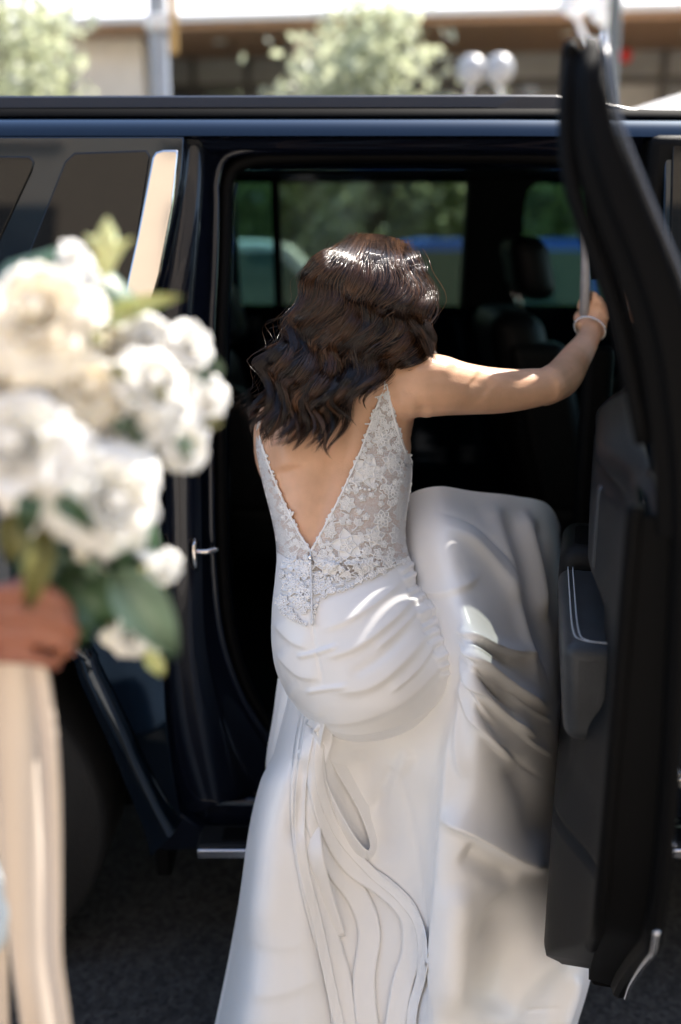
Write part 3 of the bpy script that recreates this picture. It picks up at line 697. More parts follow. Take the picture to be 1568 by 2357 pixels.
# ================================================================== THE BRIDE
bride = thing('person', 'dark-haired person in white lace-backed gown climbing into the black SUV', 'person', (.05, -.12, 0))
TR = np.array([  # py, left, right, back depth, half depth
    (1660, 740, 1010, -.15, .09), (1560, 655, 1035, -.21, .12), (1480, 645, 1030, -.225, .125), (1400, 645, 985, -.208, .12), (1340, 643, 955, -.190, .112), (1270, 645, 932, -.168, .10),
    (1200, 634, 925, -.148, .10), (1130, 614, 942, -.128, .105), (1060, 598, 945, -.110, .112), (1000, 590, 948, -.095, .113),
    (950, 606, 962, -.083, .107), (905, 650, 968, -.070, .096), (870, 705, 960, -.056, .08), (842, 775, 945, -.042, .06)], float)[::-1]
def tor(py):
    r = [np.interp(py, TR[:, 0], TR[:, k]) for k in range(1, 5)]; return (r[0]+r[1])/2, (r[1]-r[0])/2, r[2], r[3]
_py = np.linspace(842, 1660, 60); _k = np.ones(7)/7
_T = np.stack([np.convolve(np.pad(np.interp(_py, TR[:, 0], TR[:, k]), 3, mode='edge'), _k, 'valid') for k in range(1, 5)], 1)
def tor(py):
    r = [np.interp(py, _py, _T[:, k]) for k in range(4)]; return (r[0]+r[1])/2, (r[1]-r[0])/2, r[2], r[3]
def torso_pt(th, py, off=0.0):
    cx, hw, yb, b = tor(py); ct, s_ = np.cos(th), np.sin(th)
    ct2 = np.sign(ct)*np.abs(ct)**.88; s2 = np.sign(s_)*np.abs(s_)**.88
    return P(cx+(hw+np.minimum(off, .006)*1180)*ct2, py, yb+b-(b+off)*s2)
def torso_y(px, py):
    cx, hw, yb, b = tor(py); k = np.clip(np.abs((px-cx)/hw), 0, .995)
    ct = k**(1/.88); s_ = np.sqrt(1-ct**2)**.88
    return yb+b-b*s_
th = np.linspace(0, 2*math.pi, 48, endpoint=False); rows = np.linspace(842, 1660, 44)
V = np.concatenate([torso_pt(th, np.full(48, r)) for r in rows]); F = gfaces(44, 48, True)+[tuple(range(48)), tuple(43*48+k for k in range(47, -1, -1))]
parts = [(list(V), F)]
W = lambda px, py, y: P(px, py, y)
# raised right arm, shoulder to wrist
parts.append(capsule([W(860, 925, .0), W(930, 893, -.010), W(1000, 888, -.008), W(1075, 896, .012), W(1160, 900, .042), W(1230, 893, .068), W(1268, 886, .080)], [.052, .060, .056, .047, .041, .037, .033], 18))
parts.append(capsule([W(930, 915, -.035), W(975, 912, -.02)], [.04, .042], 14))
parts.append(capsule([W(1262, 888, .078), W(1295, 868, .13), W(1325, 825, .21), W(1352, 785, .29), W(1362, 760, .322)], [(.036, .036), (.037, .037), (.032, .031), (.026, .024), (.026, .020)], 16))
parts.append(capsule([W(1255, 915, .078), W(1275, 908, .09)], [.017, .017], 10))
# hand closing on the grab handle: palm, four fingers of unequal length, thumb from the side of the palm
parts.append(capsule([W(1361, 764, .325), W(1366, 742, .335), W(1371, 718, .338)], [(.020, .027), (.018, .031), (.013, .032)], 16, flat=(0, 1, 0)))
for (bx, by), (kx, ky), ln, rr in (((1362, 716), (1370, 684), 1.0, .0082), ((1374, 714), (1385, 694), 1.05, .0084), ((1384, 720), (1397, 708), 1.0, .0080), ((1390, 732), (1402, 727), .82, .0072)):
    a = W(bx, by, .338); k_ = W(kx, ky, .332)
    parts.append(capsule([a, k_, k_+np.array([-.004, .026*ln, .004]), k_+np.array([-.014, .046*ln, -.006]), k_+np.array([-.020, .046*ln, -.024])], [rr*1.05, rr*1.02, rr, rr*.93, rr*.85], 10))
parts.append(capsule([W(1350, 762, .328), W(1336, 744, .328), W(1331, 730, .342), W(1337, 720, .36)], [.0125, .0115, .0098, .0088], 10))
# neck and head, bowed into the car and turned to the right
parts.append(capsule([W(845, 905, -.015), W(850, 850, -.005), W(868, 790, .02)], [.062, .054, .052], 16))
HC = W(868, 705, .035)
parts.append(ellipsoid(HC, (.078, .098, .104), 24)); parts.append(ellipsoid(HC+np.array([.028, .055, -.055]), (.052, .055, .062), 20))
fdir = np.array([.42, .86, -.28]); fdir /= np.linalg.norm(fdir); side = np.cross(fdir, [0, 0, 1]); side /= np.linalg.norm(side); upf = np.cross(side, fdir)
fc = HC+fdir*.088
parts.append(capsule([fc+upf*.012, fc+fdir*.014-upf*.012, fc+fdir*.022-upf*.03], [.010, .011, .013], 8, sub=4))       # nose
parts.append(capsule([fc-upf*.055-side*.02+fdir*.006, fc-upf*.056+fdir*.012, fc-upf*.055+side*.02+fdir*.006], [.006, .009, .006], 8, sub=4))  # mouth
for s_ in (-1, 1):
    parts.append(ellipsoid(fc+side*.032*s_+upf*.004-fdir*.008, (.015, .015, .012), 10))
    parts.append(ellipsoid(HC+side*.078*s_-upf*.01, (.014, .02, .03), 12))
# left arm reaching forward into the car, legs under the gown
parts.append(capsule([W(660, 960, -.01), W(640, 1000, .03), W(640, 1080, .16), W(690, 1130, .32), W(760, 1130, .42)], [.050, .046, .038, .030, .024], 14))
la = W(760, 1130, .42)
parts.append(capsule([la, la+[.03, .04, .0], la+[.05, .07, -.005]], [(.018, .028), (.015, .036), (.012, .034)], 12))
for k in range(4): parts.append(capsule([la+[.05, .065, -.03+k*.018], la+[.065, .09, -.032+k*.019], la+[.068, .105, -.045+k*.019]], [.009, .0085, .0075], 8))
parts.append(capsule([la+[.02, .03, .025], la+[.05, .045, .05], la+[.07, .06, .055]], [.011, .010, .008], 8))
parts.append(capsule([W(800, 1600, -.10), np.array([-.02, -.24, .50]), np.array([-.03, -.25, .10]), np.array([-.03, -.21, .06])], [.082, .056, .034, .036], 14))
parts.append(capsule([np.array([-.03, -.24, .05]), np.array([-.03, -.14, .035])], [(.03, .035), (.02, .036)], 10))
parts.append(capsule([W(960, 1560, -.12), W(1130, 1330, .18), np.array([.33, .26, .70]), np.array([.33, .28, .54]), np.array([.33, .36, .51])], [.085, .064, .045, .034, .03], 14))
def bodypost(me):
    n = len(me.vertices); co = np.empty(n*3, 'f'); me.vertices.foreach_get('co', co); co = co.reshape(-1, 3).astype(float)
    no = np.empty(n*3, 'f'); me.vertices.foreach_get('normal', no); no = no.reshape(-1, 3)
    d = co-CAM; f = np.array([0, cp, -sp_]); u = np.array([0, sp_, cp]); zc = d@f
    q = np.stack([784+FPX*d[:, 0]/zc, 1178.5-FPX*(d@u)/zc], 1)
    face = no[:, 1] < .1
    ds = stroke_disp(q, [('ridge', [(792, 900), (775, 1010), (750, 1110), (722, 1250), (716, 1300)], 26, -.0085),       # spine hollow
                         ('ridge', [(655, 1010), (672, 1085)], 34, .009),
                         ('ridge', [(905, 1010), (900, 1080)], 22, -.003), ('ridge', [(985, 925), (960, 980), (945, 1030)], 15, -.004),
                         ('ridge', [(940, 850), (1000, 842), (1050, 855)], 22, .004), ('ridge', [(1085, 870), (1130, 905)], 26, -.003),
                         ('ridge', [(1120, 872), (1200, 870)], 22, .002), ('ridge', [(1375, 735), (1378, 715)], 3, .001)])
    co += no*(ds*face)[:, None]; me.vertices.foreach_set('co', co.astype('f').ravel()); me.update()
body = remesh('body', parts, .0036, M['skin'], bride, 6, bodypost)
# bracelet
bc = W(1358, 757, .318); ax = W(1366, 742, .335)-W(1345, 795, .29); ax /= np.linalg.norm(ax)
a1 = np.cross(ax, [0, 1, 0]); a1 /= np.linalg.norm(a1); a2 = np.cross(ax, a1)
ringp = [bc+a1*.0335*math.cos(t)+a2*.0285*math.sin(t)+ax*.004*math.sin(t) for t in np.linspace(0, 2*math.pi, 43)]
V, F = merge([ellipsoid(p, (.0028,)*3, 8) for p in ringp[:-1]]); mesh('bracelet', V, F, M['silver'], bride)

# ------------------------------------------------------------------ gown: skirt
def rowh(py, x0, x1, y): return [(x, py, y) for x in np.linspace(x0, x1, 5)]
SK = [
    rowh(1190, 880, 915, .05)+[(945, 1140, .03), (1010, 1122, .07), (1090, 1134, .12), (1180, 1143, .18), (1258, 1160, .25), (1290, 1215, .32)],
    rowh(1300, 850, 930, -.04)+[(962, 1250, -.08), (1030, 1222, -.04), (1115, 1226, .03), (1200, 1240, .11), (1268, 1262, .20), (1293, 1300, .30)],
    rowh(1400, 760, 945, -.10)+[(1000, 1380, -.15), (1060, 1365, -.11), (1140, 1362, -.04), (1215, 1375, .05), (1274, 1395, .15), (1296, 1430, .27)],
    [(690, 1530, -.06), (740, 1530, -.13), (800, 1530, -.16), (880, 1525, -.17), (975, 1510, -.175), (1045, 1490, -.225), (1092, 1490, -.205), (1155, 1500, -.125), (1225, 1515, -.03), (1278, 1540, .08), (1297, 1570, .22)],
    [(660, 1640, -.05), (690, 1640, -.13), (750, 1650, -.185), (820, 1650, -.20), (930, 1640, -.20), (1052, 1590, -.24), (1100, 1610, -.235), (1165, 1630, -.18), (1235, 1650, -.10), (1285, 1680, .0), (1300, 1700, .15)],
    [(634, 1740, -.06), (662, 1725, -.17), (722, 1730, -.225), (810, 1740, -.20), (910, 1740, -.215), (1040, 1730, -.26), (1100, 1750, -.268), (1165, 1770, -.238), (1230, 1790, -.17), (1276, 1810, -.06), (1294, 1820, .08)],
    [(583, 1900, -.08), (620, 1890, -.22), (700, 1900, -.252), (800, 1900, -.215), (920, 1900, -.235), (1030, 1890, -.29), (1095, 1900, -.30), (1160, 1920, -.28), (1222, 1940, -.22), (1268, 1950, -.12), (1290, 1960, .0)],
    [(553, 2060, -.10), (595, 2050, -.26), (690, 2060, -.287), (800, 2060, -.245), (930, 2060, -.265), (1020, 2050, -.325), (1090, 2060, -.33), (1165, 2080, -.29), (1235, 2090, -.24), (1290, 2095, -.18), (1312, 2100, -.06)],
    [(527, 2210, -.12), (575, 2210, -.30), (690, 2210, -.322), (800, 2210, -.29), (935, 2210, -.30), (1012, 2210, -.36), (1085, 2210, -.36), (1170, 2220, -.305), (1262, 2222, -.27), (1342, 2218, -.24), (1364, 2207, -.12)],
    [(497, 2357, -.15), (555, 2357, -.34), (690, 2357, -.36), (800, 2357, -.335), (940, 2357, -.34), (1000, 2357, -.40), (1080, 2357, -.39), (1170, 2357, -.33), (1250, 2357, -.30), (1308, 2357, -.28), (1328, 2357, -.15)],
    [(486, 2420, -.17), (540, 2470, -.36), (690, 2510, -.39), (800, 2510, -.37), (940, 2510, -.38), (1000, 2510, -.43), (1080, 2510, -.42), (1160, 2500, -.36), (1230, 2490, -.33), (1290, 2440, -.30), (1318, 2405, -.17)],
    [(480, 2455, -.19), (530, 2560, -.39), (690, 2630, -.42), (800, 2630, -.40), (940, 2630, -.41), (1000, 2630, -.46), (1080, 2630, -.45), (1150, 2610, -.38), (1215, 2590, -.35), (1282, 2500, -.32), (1310, 2440, -.19)],
]
ymax = [.36, .36, .34, .30, .24, .16, .06, -.02, -.05, -.06, -.08, -.10]
for _r, _d in ((0, .05), (1, .065), (2, .075), (3, .07), (4, .05), (5, .02)):
    SK[_r] = [(a, b, y-(_d if k >= 6 else 0)*(1 if k < 10 else .5)) for k, (a, b, y) in enumerate(SK[_r])]
ctrl = []
for r, ym in zip(SK, ymax):
    a, b = r[-1], r[0]
    ctrl.append(list(r)+[(a[0]-40, a[1]-12, max(a[2], min(ym, a[2]+.08))), ((a[0]+b[0])/2+60, (a[1]+b[1])/2-20, ym), ((a[0]+b[0])/2-80, (a[1]+b[1])/2-20, ym-.01), (b[0]+45, b[1]-10, min(ym, b[2]+.09))])
nu, nv = 300, 330
G3 = grid_surface(ctrl, nu, nv, True)
Gw = P(G3[..., 0], G3[..., 1], G3[..., 2])
Nn = gnormals(Gw, True)
front = (np.arange(nu) < nu*11.2/15)[None, :]*np.ones((nv, 1))
strokes = [
    # soft fold under the thigh drape
    ('stepl', [(1015, 1868), (1070, 1900), (1140, 1950), (1200, 1985), (1275, 2010)], 46, .026),
    ('ridge', [(1060, 1950), (1130, 1995), (1200, 2020)], 26, -.016),
    # gathers fanning from the hip
    ('stepl', [(1046, 1448), (1100, 1474), (1170, 1500), (1245, 1506)], 20, .014),
    ('stepl', [(1050, 1470), (1110, 1530), (1190, 1590), (1275, 1640)], 24, .020),
    ('stepl', [(1058, 1500), (1095, 1580), (1160, 1650), (1250, 1705)], 22, .018),
    ('stepl', [(1062, 1535), (1080, 1630), (1125, 1700), (1195, 1765)], 20, .013),
    ('ridge', [(1052, 1458), (1120, 1500), (1200, 1545)], 9, -.008), ('ridge', [(1060, 1485), (1120, 1575), (1200, 1650)], 9, -.010), ('ridge', [(1064, 1520), (1095, 1620), (1150, 1690)], 8, -.008),
    ('ridge', [(1060, 1560), (1062, 1680), (1075, 1800)], 12, .008),
    ('stepl', [(1050, 1462), (1105, 1500), (1165, 1530)], 8, .006), ('stepl', [(1056, 1492), (1105, 1556), (1165, 1612)], 8, .006), ('stepl', [(1060, 1515), (1090, 1600), (1140, 1670)], 7, .006), ('stepl', [(1160, 1590), (1220, 1635), (1280, 1665)], 9, .006), ('stepl', [(1170, 1660), (1225, 1710), (1280, 1745)], 10, .006), ('crease', [(1130, 1700), (1190, 1745), (1262, 1800)], 4, .004),
    # drape over the raised thigh
    ('stepl', [(1010, 1205), (1090, 1250), (1170, 1350), (1215, 1480), (1250, 1620)], 40, .012),
    ('ridge', [(1160, 1165), (1205, 1300), (1240, 1450), (1270, 1560)], 20, -.016), ('ridge', [(1195, 1165), (1235, 1300), (1262, 1440)], 16, .014),
    ('ridge', [(1120, 1150), (1165, 1270), (1190, 1400)], 22, .009), ('ridge', [(1235, 1190), (1262, 1300), (1280, 1450)], 12, -.012),
    ('crease', [(985, 1172), (1080, 1208), (1160, 1290), (1215, 1400), (1255, 1530), (1282, 1640)], 5, .005), ('stepl', [(950, 1352), (1010, 1366), (1070, 1350), (1110, 1318)], 26, .006),
    # long folds of the skirt
    ('stepl', [(1052, 1600), (1036, 1760), (1022, 1950), (1010, 2150), (998, 2400)], 60, .022),
    ('ridge', [(985, 1760), (975, 1950), (965, 2150), (955, 2400)], 34, -.012),
    ('crease', [(898, 1690), (922, 1790), (944, 1900), (962, 2060), (974, 2200), (980, 2400)], 4, .0035),
    ('ridge', [(815, 1720), (850, 1850), (880, 2000)], 40, -.014),
    ('ridge', [(905, 1760), (880, 1830), (845, 1890)], 16, -.010), ('ridge', [(950, 1720), (900, 1800), (870, 1860)], 16, .008),
    ('ridge', [(700, 1740), (690, 1850), (675, 1960)], 20, -.014), ('ridge', [(655, 1730), (625, 1850), (610, 2000), (590, 2200)], 40, .012),
    ('stepl', [(545, 2140), (640, 2180), (730, 2160)], 50, .002), ('stepl', [(560, 2290), (650, 2285), (760, 2240)], 60, .0035),
    ('ridge', [(1110, 2080), (1165, 2150), (1160, 2260), (1120, 2360)], 60, -.026), ('ridge', [(1310, 2190), (1240, 2230), (1180, 2310), (1140, 2400)], 40, .018),
    ('ridge', [(1060, 2020), (1050, 2150), (1040, 2357)], 30, .014), ('ridge', [(1180, 1740), (1225, 1850), (1245, 1960)], 34, -.012),
    ('crease', [(1300, 2218), (1345, 2220)], 3, .003), ('crease', [(1200, 2325), (1300, 2322)], 3, .003),
    ('ridge', [(1330, 2240), (1320, 2300), (1290, 2380)], 14, .008),
]
q = G3[..., :2].reshape(-1, 2)
ds = stroke_disp(q, strokes).reshape(nv, nu)*front
rr_ = np.random.default_rng(5)
for k in range(26):   # fine slack in the cloth
    ph, ax_, fx_, fy_ = rr_.uniform(0, 6.28), rr_.uniform(.0003, .0009), rr_.uniform(.002, .016), rr_.uniform(.001, .006)
    ds += ax_*np.sin(G3[..., 0]*fx_*rr_.choice([-1, 1])+G3[..., 1]*fy_+ph)*front
if Nn[nv//2, int(nu*5/15), 1] > 0: Nn = -Nn
Gw = Gw+Nn*ds[..., None]
Gw[..., 2] = np.maximum(Gw[..., 2], .012)
gown = mesh('gown', Gw.reshape(-1, 3), gfaces(nv, nu, True), M['satin'], bride)
# front flap of the skirt seen to the left of the hip
fl = [[(640, 1560, .0), (660, 1570, -.03), (700, 1600, -.06)], [(628, 1650, .0), (645, 1655, -.05), (700, 1660, -.09)], [(616, 1720, .0), (632, 1725, -.06), (690, 1700, -.12)], [(612, 1765, .02), (622, 1768, -.04), (660, 1760, -.10)], [(620, 1790, .04), (628, 1790, -.02), (650, 1790, -.06)]]
g = grid_surface(fl, 16, 24); gw = P(g[..., 0], g[..., 1], g[..., 2]); gw[..., 1] -= .012*np.exp(-((g[..., 0]-655+(g[..., 1]-1700)*.35)/12)**2)
mesh('skirt_fold', gw.reshape(-1, 3), gfaces(24, 16), M['satin'], gown)
SKp = Gw[front.astype(bool)]; SKq = np.stack(np.broadcast_arrays(G3[..., 0], G3[..., 1]), -1)[front.astype(bool)]
def raster(pts):
    d = pts-CAM; z = d@np.array([0, cp, -sp_]); qx = 784+FPX*d[:, 0]/z; qy = 1178.5-FPX*(d@np.array([0, sp_, cp]))/z
    Rr = np.full((360, 260), 9.0); np.minimum.at(Rr, (np.clip(((qy-1100)/4).astype(int), 0, 359), np.clip(((qx-400)/4).astype(int), 0, 259)), pts[:, 1])
    for _ in range(6):
        pad = np.pad(Rr, 1, constant_values=9.0); nb = np.min([pad[a:a+360, b:b+260] for a in range(3) for b in range(3)], 0); Rr = np.where(Rr > 8, nb, Rr)
    hole = Rr > 8; Rr = np.where(hole, -.3, Rr); k = np.pad(Rr, 2, mode='edge'); sm_ = np.mean([k[a:a+360, b:b+260] for a in range(5) for b in range(5)], 0)
    return np.where(hole, 9.0 if len(pts) < 60000 else -.3, np.minimum(Rr, sm_))
def sample(Rr, px, py):
    fx_ = np.clip((np.asarray(px, float)-400)/4-.5, 0, 258.9); fy_ = np.clip((np.asarray(py, float)-1100)/4-.5, 0, 358.9); a, b = fx_.astype(int), fy_.astype(int); u, v = fx_-a, fy_-b
    return (Rr[b, a]*(1-u)+Rr[b, a+1]*u)*(1-v)+(Rr[b+1, a]*(1-u)+Rr[b+1, a+1]*u)*v
RAS = raster(SKp)
def skirt_y(px, py): return sample(RAS, px, py)-BSH

# ------------------------------------------------------------------ draped hip wrap
HW_ = [(640, 1272, 790, 1325, 940, 1278, -.192, .108), (634, 1335, 800, 1395, 968, 1340, -.232, .125), (627, 1405, 815, 1478, 1018, 1405, -.262, .135), (627, 1488, 838, 1560, 1056, 1476, -.283, .145),
       (643, 1560, 850, 1632, 1073, 1532, -.288, .15), (688, 1632, 858, 1688, 1060, 1575, -.268, .14), (728, 1675, 860, 1706, 1010, 1640, -.24, .12), (740, 1680, 860, 1700, 1000, 1636, -.20, .10)]
cols = []
kk = np.linspace(-1, 1, 13)
for lx, ly, mx_, my, rx, ry, yb, b in HW_:
    row = []
    for k in kk:
        # quadratic through left, mid, right
        l = k*(k-1)/2; m_ = 1-k*k; r_ = k*(k+1)/2
        kx = math.sin(k*math.pi/2)
        px = lx*(kx*(kx-1)/2)+mx_*(1-kx*kx)+rx*(kx*(kx+1)/2); py = ly*(kx*(kx-1)/2)+my*(1-kx*kx)+ry*(kx*(kx+1)/2)
        row.append((px, py, yb+b*(1-math.cos(k*math.pi/2))))
    row = [(lx+30, ly-6, yb+b+.06)]+row+[(rx-30, ry-6, yb+b+.06)]
    cols.append(row)
nu2, nv2 = 240, 190
H3 = grid_surface(cols, nu2, nv2); Hw = P(H3[..., 0], H3[..., 1], H3[..., 2]); Nh = gnormals(Hw)
if Nh[nv2//2, nu2//2, 1] > 0: Nh = -Nh
hs = [
    ('stepl', [(728, 1455), (800, 1428), (880, 1378), (945, 1316)], 26, .0035), ('stepl', [(735, 1518), (820, 1490), (900, 1430), (968, 1360)], 30, .0060),
    ('stepl', [(752, 1592), (850, 1580), (935, 1515), (1000, 1432)], 40, .0065), ('stepl', [(700, 1645), (800, 1660), (920, 1618), (1000, 1545), (1040, 1480)], 34, .0055),
    ('stepl', [(730, 1676), (840, 1688), (960, 1648), (1062, 1562)], 16, .003), ('stepl', [(860, 1500), (920, 1450), (975, 1390)], 16, .003), ('stepl', [(890, 1600), (960, 1540), (1015, 1460)], 18, .0035),
    ('stepl', [(628, 1430), (672, 1475), (722, 1494)], 26, .0045), ('stepl', [(634, 1500), (688, 1552), (745, 1562)], 26, .005), ('stepl', [(655, 1580), (700, 1628), (760, 1645)], 22, .0035),
    ('ridge', [(680, 1512), (726, 1503), (785, 1484)], 6, .0042), ('ridge', [(696, 1594), (745, 1586), (810, 1576)], 6, .0038), ('ridge', [(800, 1560), (880, 1510), (960, 1430)], 12, -.003),
    ('crease', [(716, 1400), (722, 1470), (738, 1545), (746, 1592)], 4, .0028),
    ('crease', [(948, 1290), (975, 1360), (1012, 1430), (1048, 1505), (1064, 1560)], 6, .006),
]
sr = np.random.default_rng(9)
for k in range(13):      # puckers along the side seam
    t = k/12; px = 950+t*105+sr.uniform(-4, 4); py = 1300+t*240
    hs.append(('ridge', [(px-34-10*t, py+20), (px-12, py+4), (px+14, py-10+sr.uniform(-6, 6))], 6.5, sr.choice([.004, .005, -.004])))
hd = stroke_disp(H3[..., :2].reshape(-1, 2), hs).reshape(nv2, nu2)
Hw = Hw+Nh*hd[..., None]
WRAS = raster(Hw.reshape(-1, 3))
wrap = mesh('hip_wrap', Hw.reshape(-1, 3), gfaces(nv2, nu2), M['satin'], gown)

# ------------------------------------------------------------------ lace bodice
def lacemat():
    m = mat('sheer_lace_net', (.84, .83, .82), .8); n = m.node_tree.nodes; L = m.node_tree.links; b = n['Principled BSDF']
    v = n.new('ShaderNodeTexVoronoi'); v.feature = 'DISTANCE_TO_EDGE'; v.inputs['Scale'].default_value = 520
    tc = [x for x in n if x.type == 'TEX_COORD'][0]; L.new(tc.outputs['Object'], v.inputs['Vector'])
    r = n.new('ShaderNodeMapRange'); r.inputs[1].default_value = .05; r.inputs[2].default_value = .18; r.inputs[3].default_value = .92; r.inputs[4].default_value = .20
    L.new(v.outputs['Distance'], r.inputs[0]); L.new(r.outputs[0], b.inputs['Alpha']); return m
M['net'] = lacemat(); M['lace'] = mat('white_lace_cord', (.88, .875, .865), .7, var=.04, vscale=40, bump=.4, bscale=900)
Vr = np.array([(887, 884), (868, 935), (850, 985), (832, 1035), (806, 1095), (780, 1150), (752, 1205), (728, 1248), (716, 1268), (716, 1440)], float)      # inner edge, right panel
Vl = np.array([(594, 985), (604, 1030), (622, 1080), (642, 1130), (662, 1175), (685, 1222), (704, 1252), (714, 1268), (714, 1440)], float)
Ar = np.array([(890, 884), (897, 920), (908, 965), (921, 1010), (936, 1050), (946, 1068)], float)
BOT = 1388
def bang(px, py):
    cx, hw, yb, b = tor(py); k = np.clip((px-cx)/hw, -1, 1); return math.acos(np.sign(k)*abs(k)**(1/.88))
def hipoff(py): return .005+.006*np.clip((np.asarray(py, float)-1262)/105, 0, 1)
bod = []; nr = 60; ncl = 36
for side in (1, -1):
    g = np.zeros((nr, ncl, 3)); top = 886 if side > 0 else 987
    for c in range(ncl):
        fj = c/(ncl-1); bot = (1432-138*min(1, fj*1.35)) if side > 0 else 1432-45*fj
        for i_, py in enumerate(np.linspace(top, bot, nr)):
            if side > 0:
                a = bang(np.interp(py, Vr[:, 1], Vr[:, 0]), py)
                b = bang(np.interp(py, Ar[:, 1], Ar[:, 0]), py) if py < 1066 else max(-.9, .35-(py-1066)*.05)
            else:
                a = bang(np.interp(py, Vl[:, 1], Vl[:, 0]), py); b = min(math.pi+.9, math.pi-.2+(py-987)*.02)
            g[i_, c] = torso_pt(np.array(a+(b-a)*fj), np.array(py), hipoff(py))
    bod.append(g)
V = np.concatenate([b.reshape(-1, 3) for b in bod]); F = gfaces(nr, ncl)+gfaces(nr, ncl, off=nr*ncl)
bodice = mesh('bodice', V, F, M['net'], gown)
# front of the bodice (towards the car)
g = np.array([torso_pt(np.linspace(-.5, -math.pi+.5, 30), np.full(30, py), .006) for py in np.linspace(985, BOT, 30)])
mesh('bodice_front', g.reshape(-1, 3), gfaces(30, 30), M['satin'], gown)
def on_bod(px, py, off):
    px, py = np.asarray(px, float), np.asarray(py, float); py, px = np.broadcast_arrays(py, px)
    cx, hw, yb, b = tor(py); px2 = np.clip(px, cx-hw-4, cx+hw+4)
    yy = torso_y(px2, py)-off-np.minimum(hipoff(py), .012); wy = sample(WRAS, px, py); wy = np.where(wy > 1, 9.0, wy-BSH-off-.0015)
    px2 = np.where((py > 1300) & (wy < 8), px, px2); w_ = np.clip((py-1262)/50, 0, 1); w_ = w_*w_*(3-2*w_); return P(px2, py, np.where(wy < 8, yy*(1-w_)+np.minimum(yy, wy)*w_, yy))
LV, LF = [], []
def add(V, F):
    o = len(LV); LV.extend(V); LF.extend([tuple(o+i for i in f) for f in F])
def cord(pts, r, off=.0015):
    q = on_bod([p[0] for p in pts], [p[1] for p in pts], off); V, F = tube(q, [r]*len(q), 5, cap=False); add(V, F)
def petal(cx, cy, ang, ln, wd, off=.0010, fill=True):
    n = 11; t = np.linspace(0, 1, n); prof_ = np.sin(np.pi*t**.75)*wd
    ca, sa = math.cos(ang), math.sin(ang)
    up = [(cx+ca*ln*a-sa*b, cy+sa*ln*a+ca*b) for a, b in zip(t, prof_)]; dn = [(cx+ca*ln*a+sa*b, cy+sa*ln*a-ca*b) for a, b in zip(t, prof_)]
    cord(up+dn[::-1][1:], .0010, off+.0008)
    if fill:
        A = on_bod([p[0] for p in up], [p[1] for p in up], off); B = on_bod([p[0] for p in dn], [p[1] for p in dn], off)
        mid = on_bod([(a[0]+b[0])/2 for a, b in zip(up, dn)], [(a[1]+b[1])/2 for a, b in zip(up, dn)], off-.0008)
        V = list(A)+list(mid)+list(B); F = [(i, i+1, n+i+1, n+i) for i in range(n-1)]+[(n+i, n+i+1, 2*n+i+1, 2*n+i) for i in range(n-1)]; add(V, F)
def bead(px, py, r=.0022):
    c = on_bod(px, py, .002); V, F = ellipsoid(c, (r, r, r), 8); add(V, F)
def flower(px, py, r, k=5, rot=0, double=False):
    for i in range(k): petal(px, py, rot+i*2*math.pi/k, r, r*.36)
    if double:
        for i in range(k): petal(px, py, rot+(i+.5)*2*math.pi/k, r*.55, r*.22, .0020)
    for i in range(5): bead(px+r*.16*math.cos(i*1.257), py+r*.16*math.sin(i*1.257), .0016)
lr = np.random.default_rng(21)
def inside(px, py):
    if py > 1340 and abs(px-715) > 0: 
        if px > 715: return py < 1365-(px-740)*.34 and px < 950
        return px > 644 and py < 1425
    if px > 716:
        l = np.interp(py, Vr[:, 1], Vr[:, 0]); cx, hw, _, _ = tor(py); r = np.interp(py, Ar[:, 1], Ar[:, 0]) if py < 1066 else cx+hw*1.0
        if py < 884: return False
        lim = 1365-(px-740)*.34
        return l+3 < px < r+2 and py < lim
    l = np.interp(py, Vl[:, 1], Vl[:, 0]); cx, hw, _, _ = tor(py); return py > 985 and cx-hw+5 < px < l-3
# large blossoms where the photograph has them, then sprigs in between
big = [(845, 1085, 40), (905, 1065, 26), (880, 1010, 24), (870, 960, 18), (800, 1255, 40), (862, 1235, 26), (760, 1300, 30), (700, 1310, 26), (665, 1290, 26), (672, 1345, 28), (800, 1160, 20), (905, 1130, 20), (925, 1180, 20), (880, 1195, 22), (650, 1235, 20), (735, 1350, 22), (690, 1385, 20), (915, 1235, 20), (845, 1300, 22), (760, 1225, 16), (895, 1290, 18), (648, 1385, 18), (735, 1290, 16)]
pts_ = []
for px, py, r in big:
    flower(px, py, r, int(lr.choice([5, 6, 7])), lr.uniform(0, 6.28), r > 24); pts_.append((px, py, r))
    if r > 28:
        for i in range(9): a = .3+i*.28; bead(px+r*.95*math.cos(a), py+r*1.05*math.sin(a), .0028)
tries = 0
while tries < 2600:
    tries += 1
    px, py = lr.uniform(585, 955), lr.uniform(890, 1420); 
    if not inside(px, py): continue
    r = lr.choice([7, 9, 11])
    sheer = 1.0
    if 770 < px < 905 and 1120 < py < 1230: sheer = 2.3          # the bare net windows at the waist
    if any((px-a)**2+(py-b)**2 < (c*.72+r*.72*sheer)**2 for a, b, c in pts_): continue
    pts_.append((px, py, r))
    k = lr.random()
    if k < .55: flower(px, py, r, 5, lr.uniform(0, 6.28))
    else:
        a = lr.uniform(0, 6.28)
        for da in (-.7, 0, .7): petal(px, py, a+da, r*1.5, r*.42)
        cord([(px-math.cos(a)*r*t+3*math.sin(t*3), py-math.sin(a)*r*t) for t in np.linspace(0, 1.6, 8)], .0013)
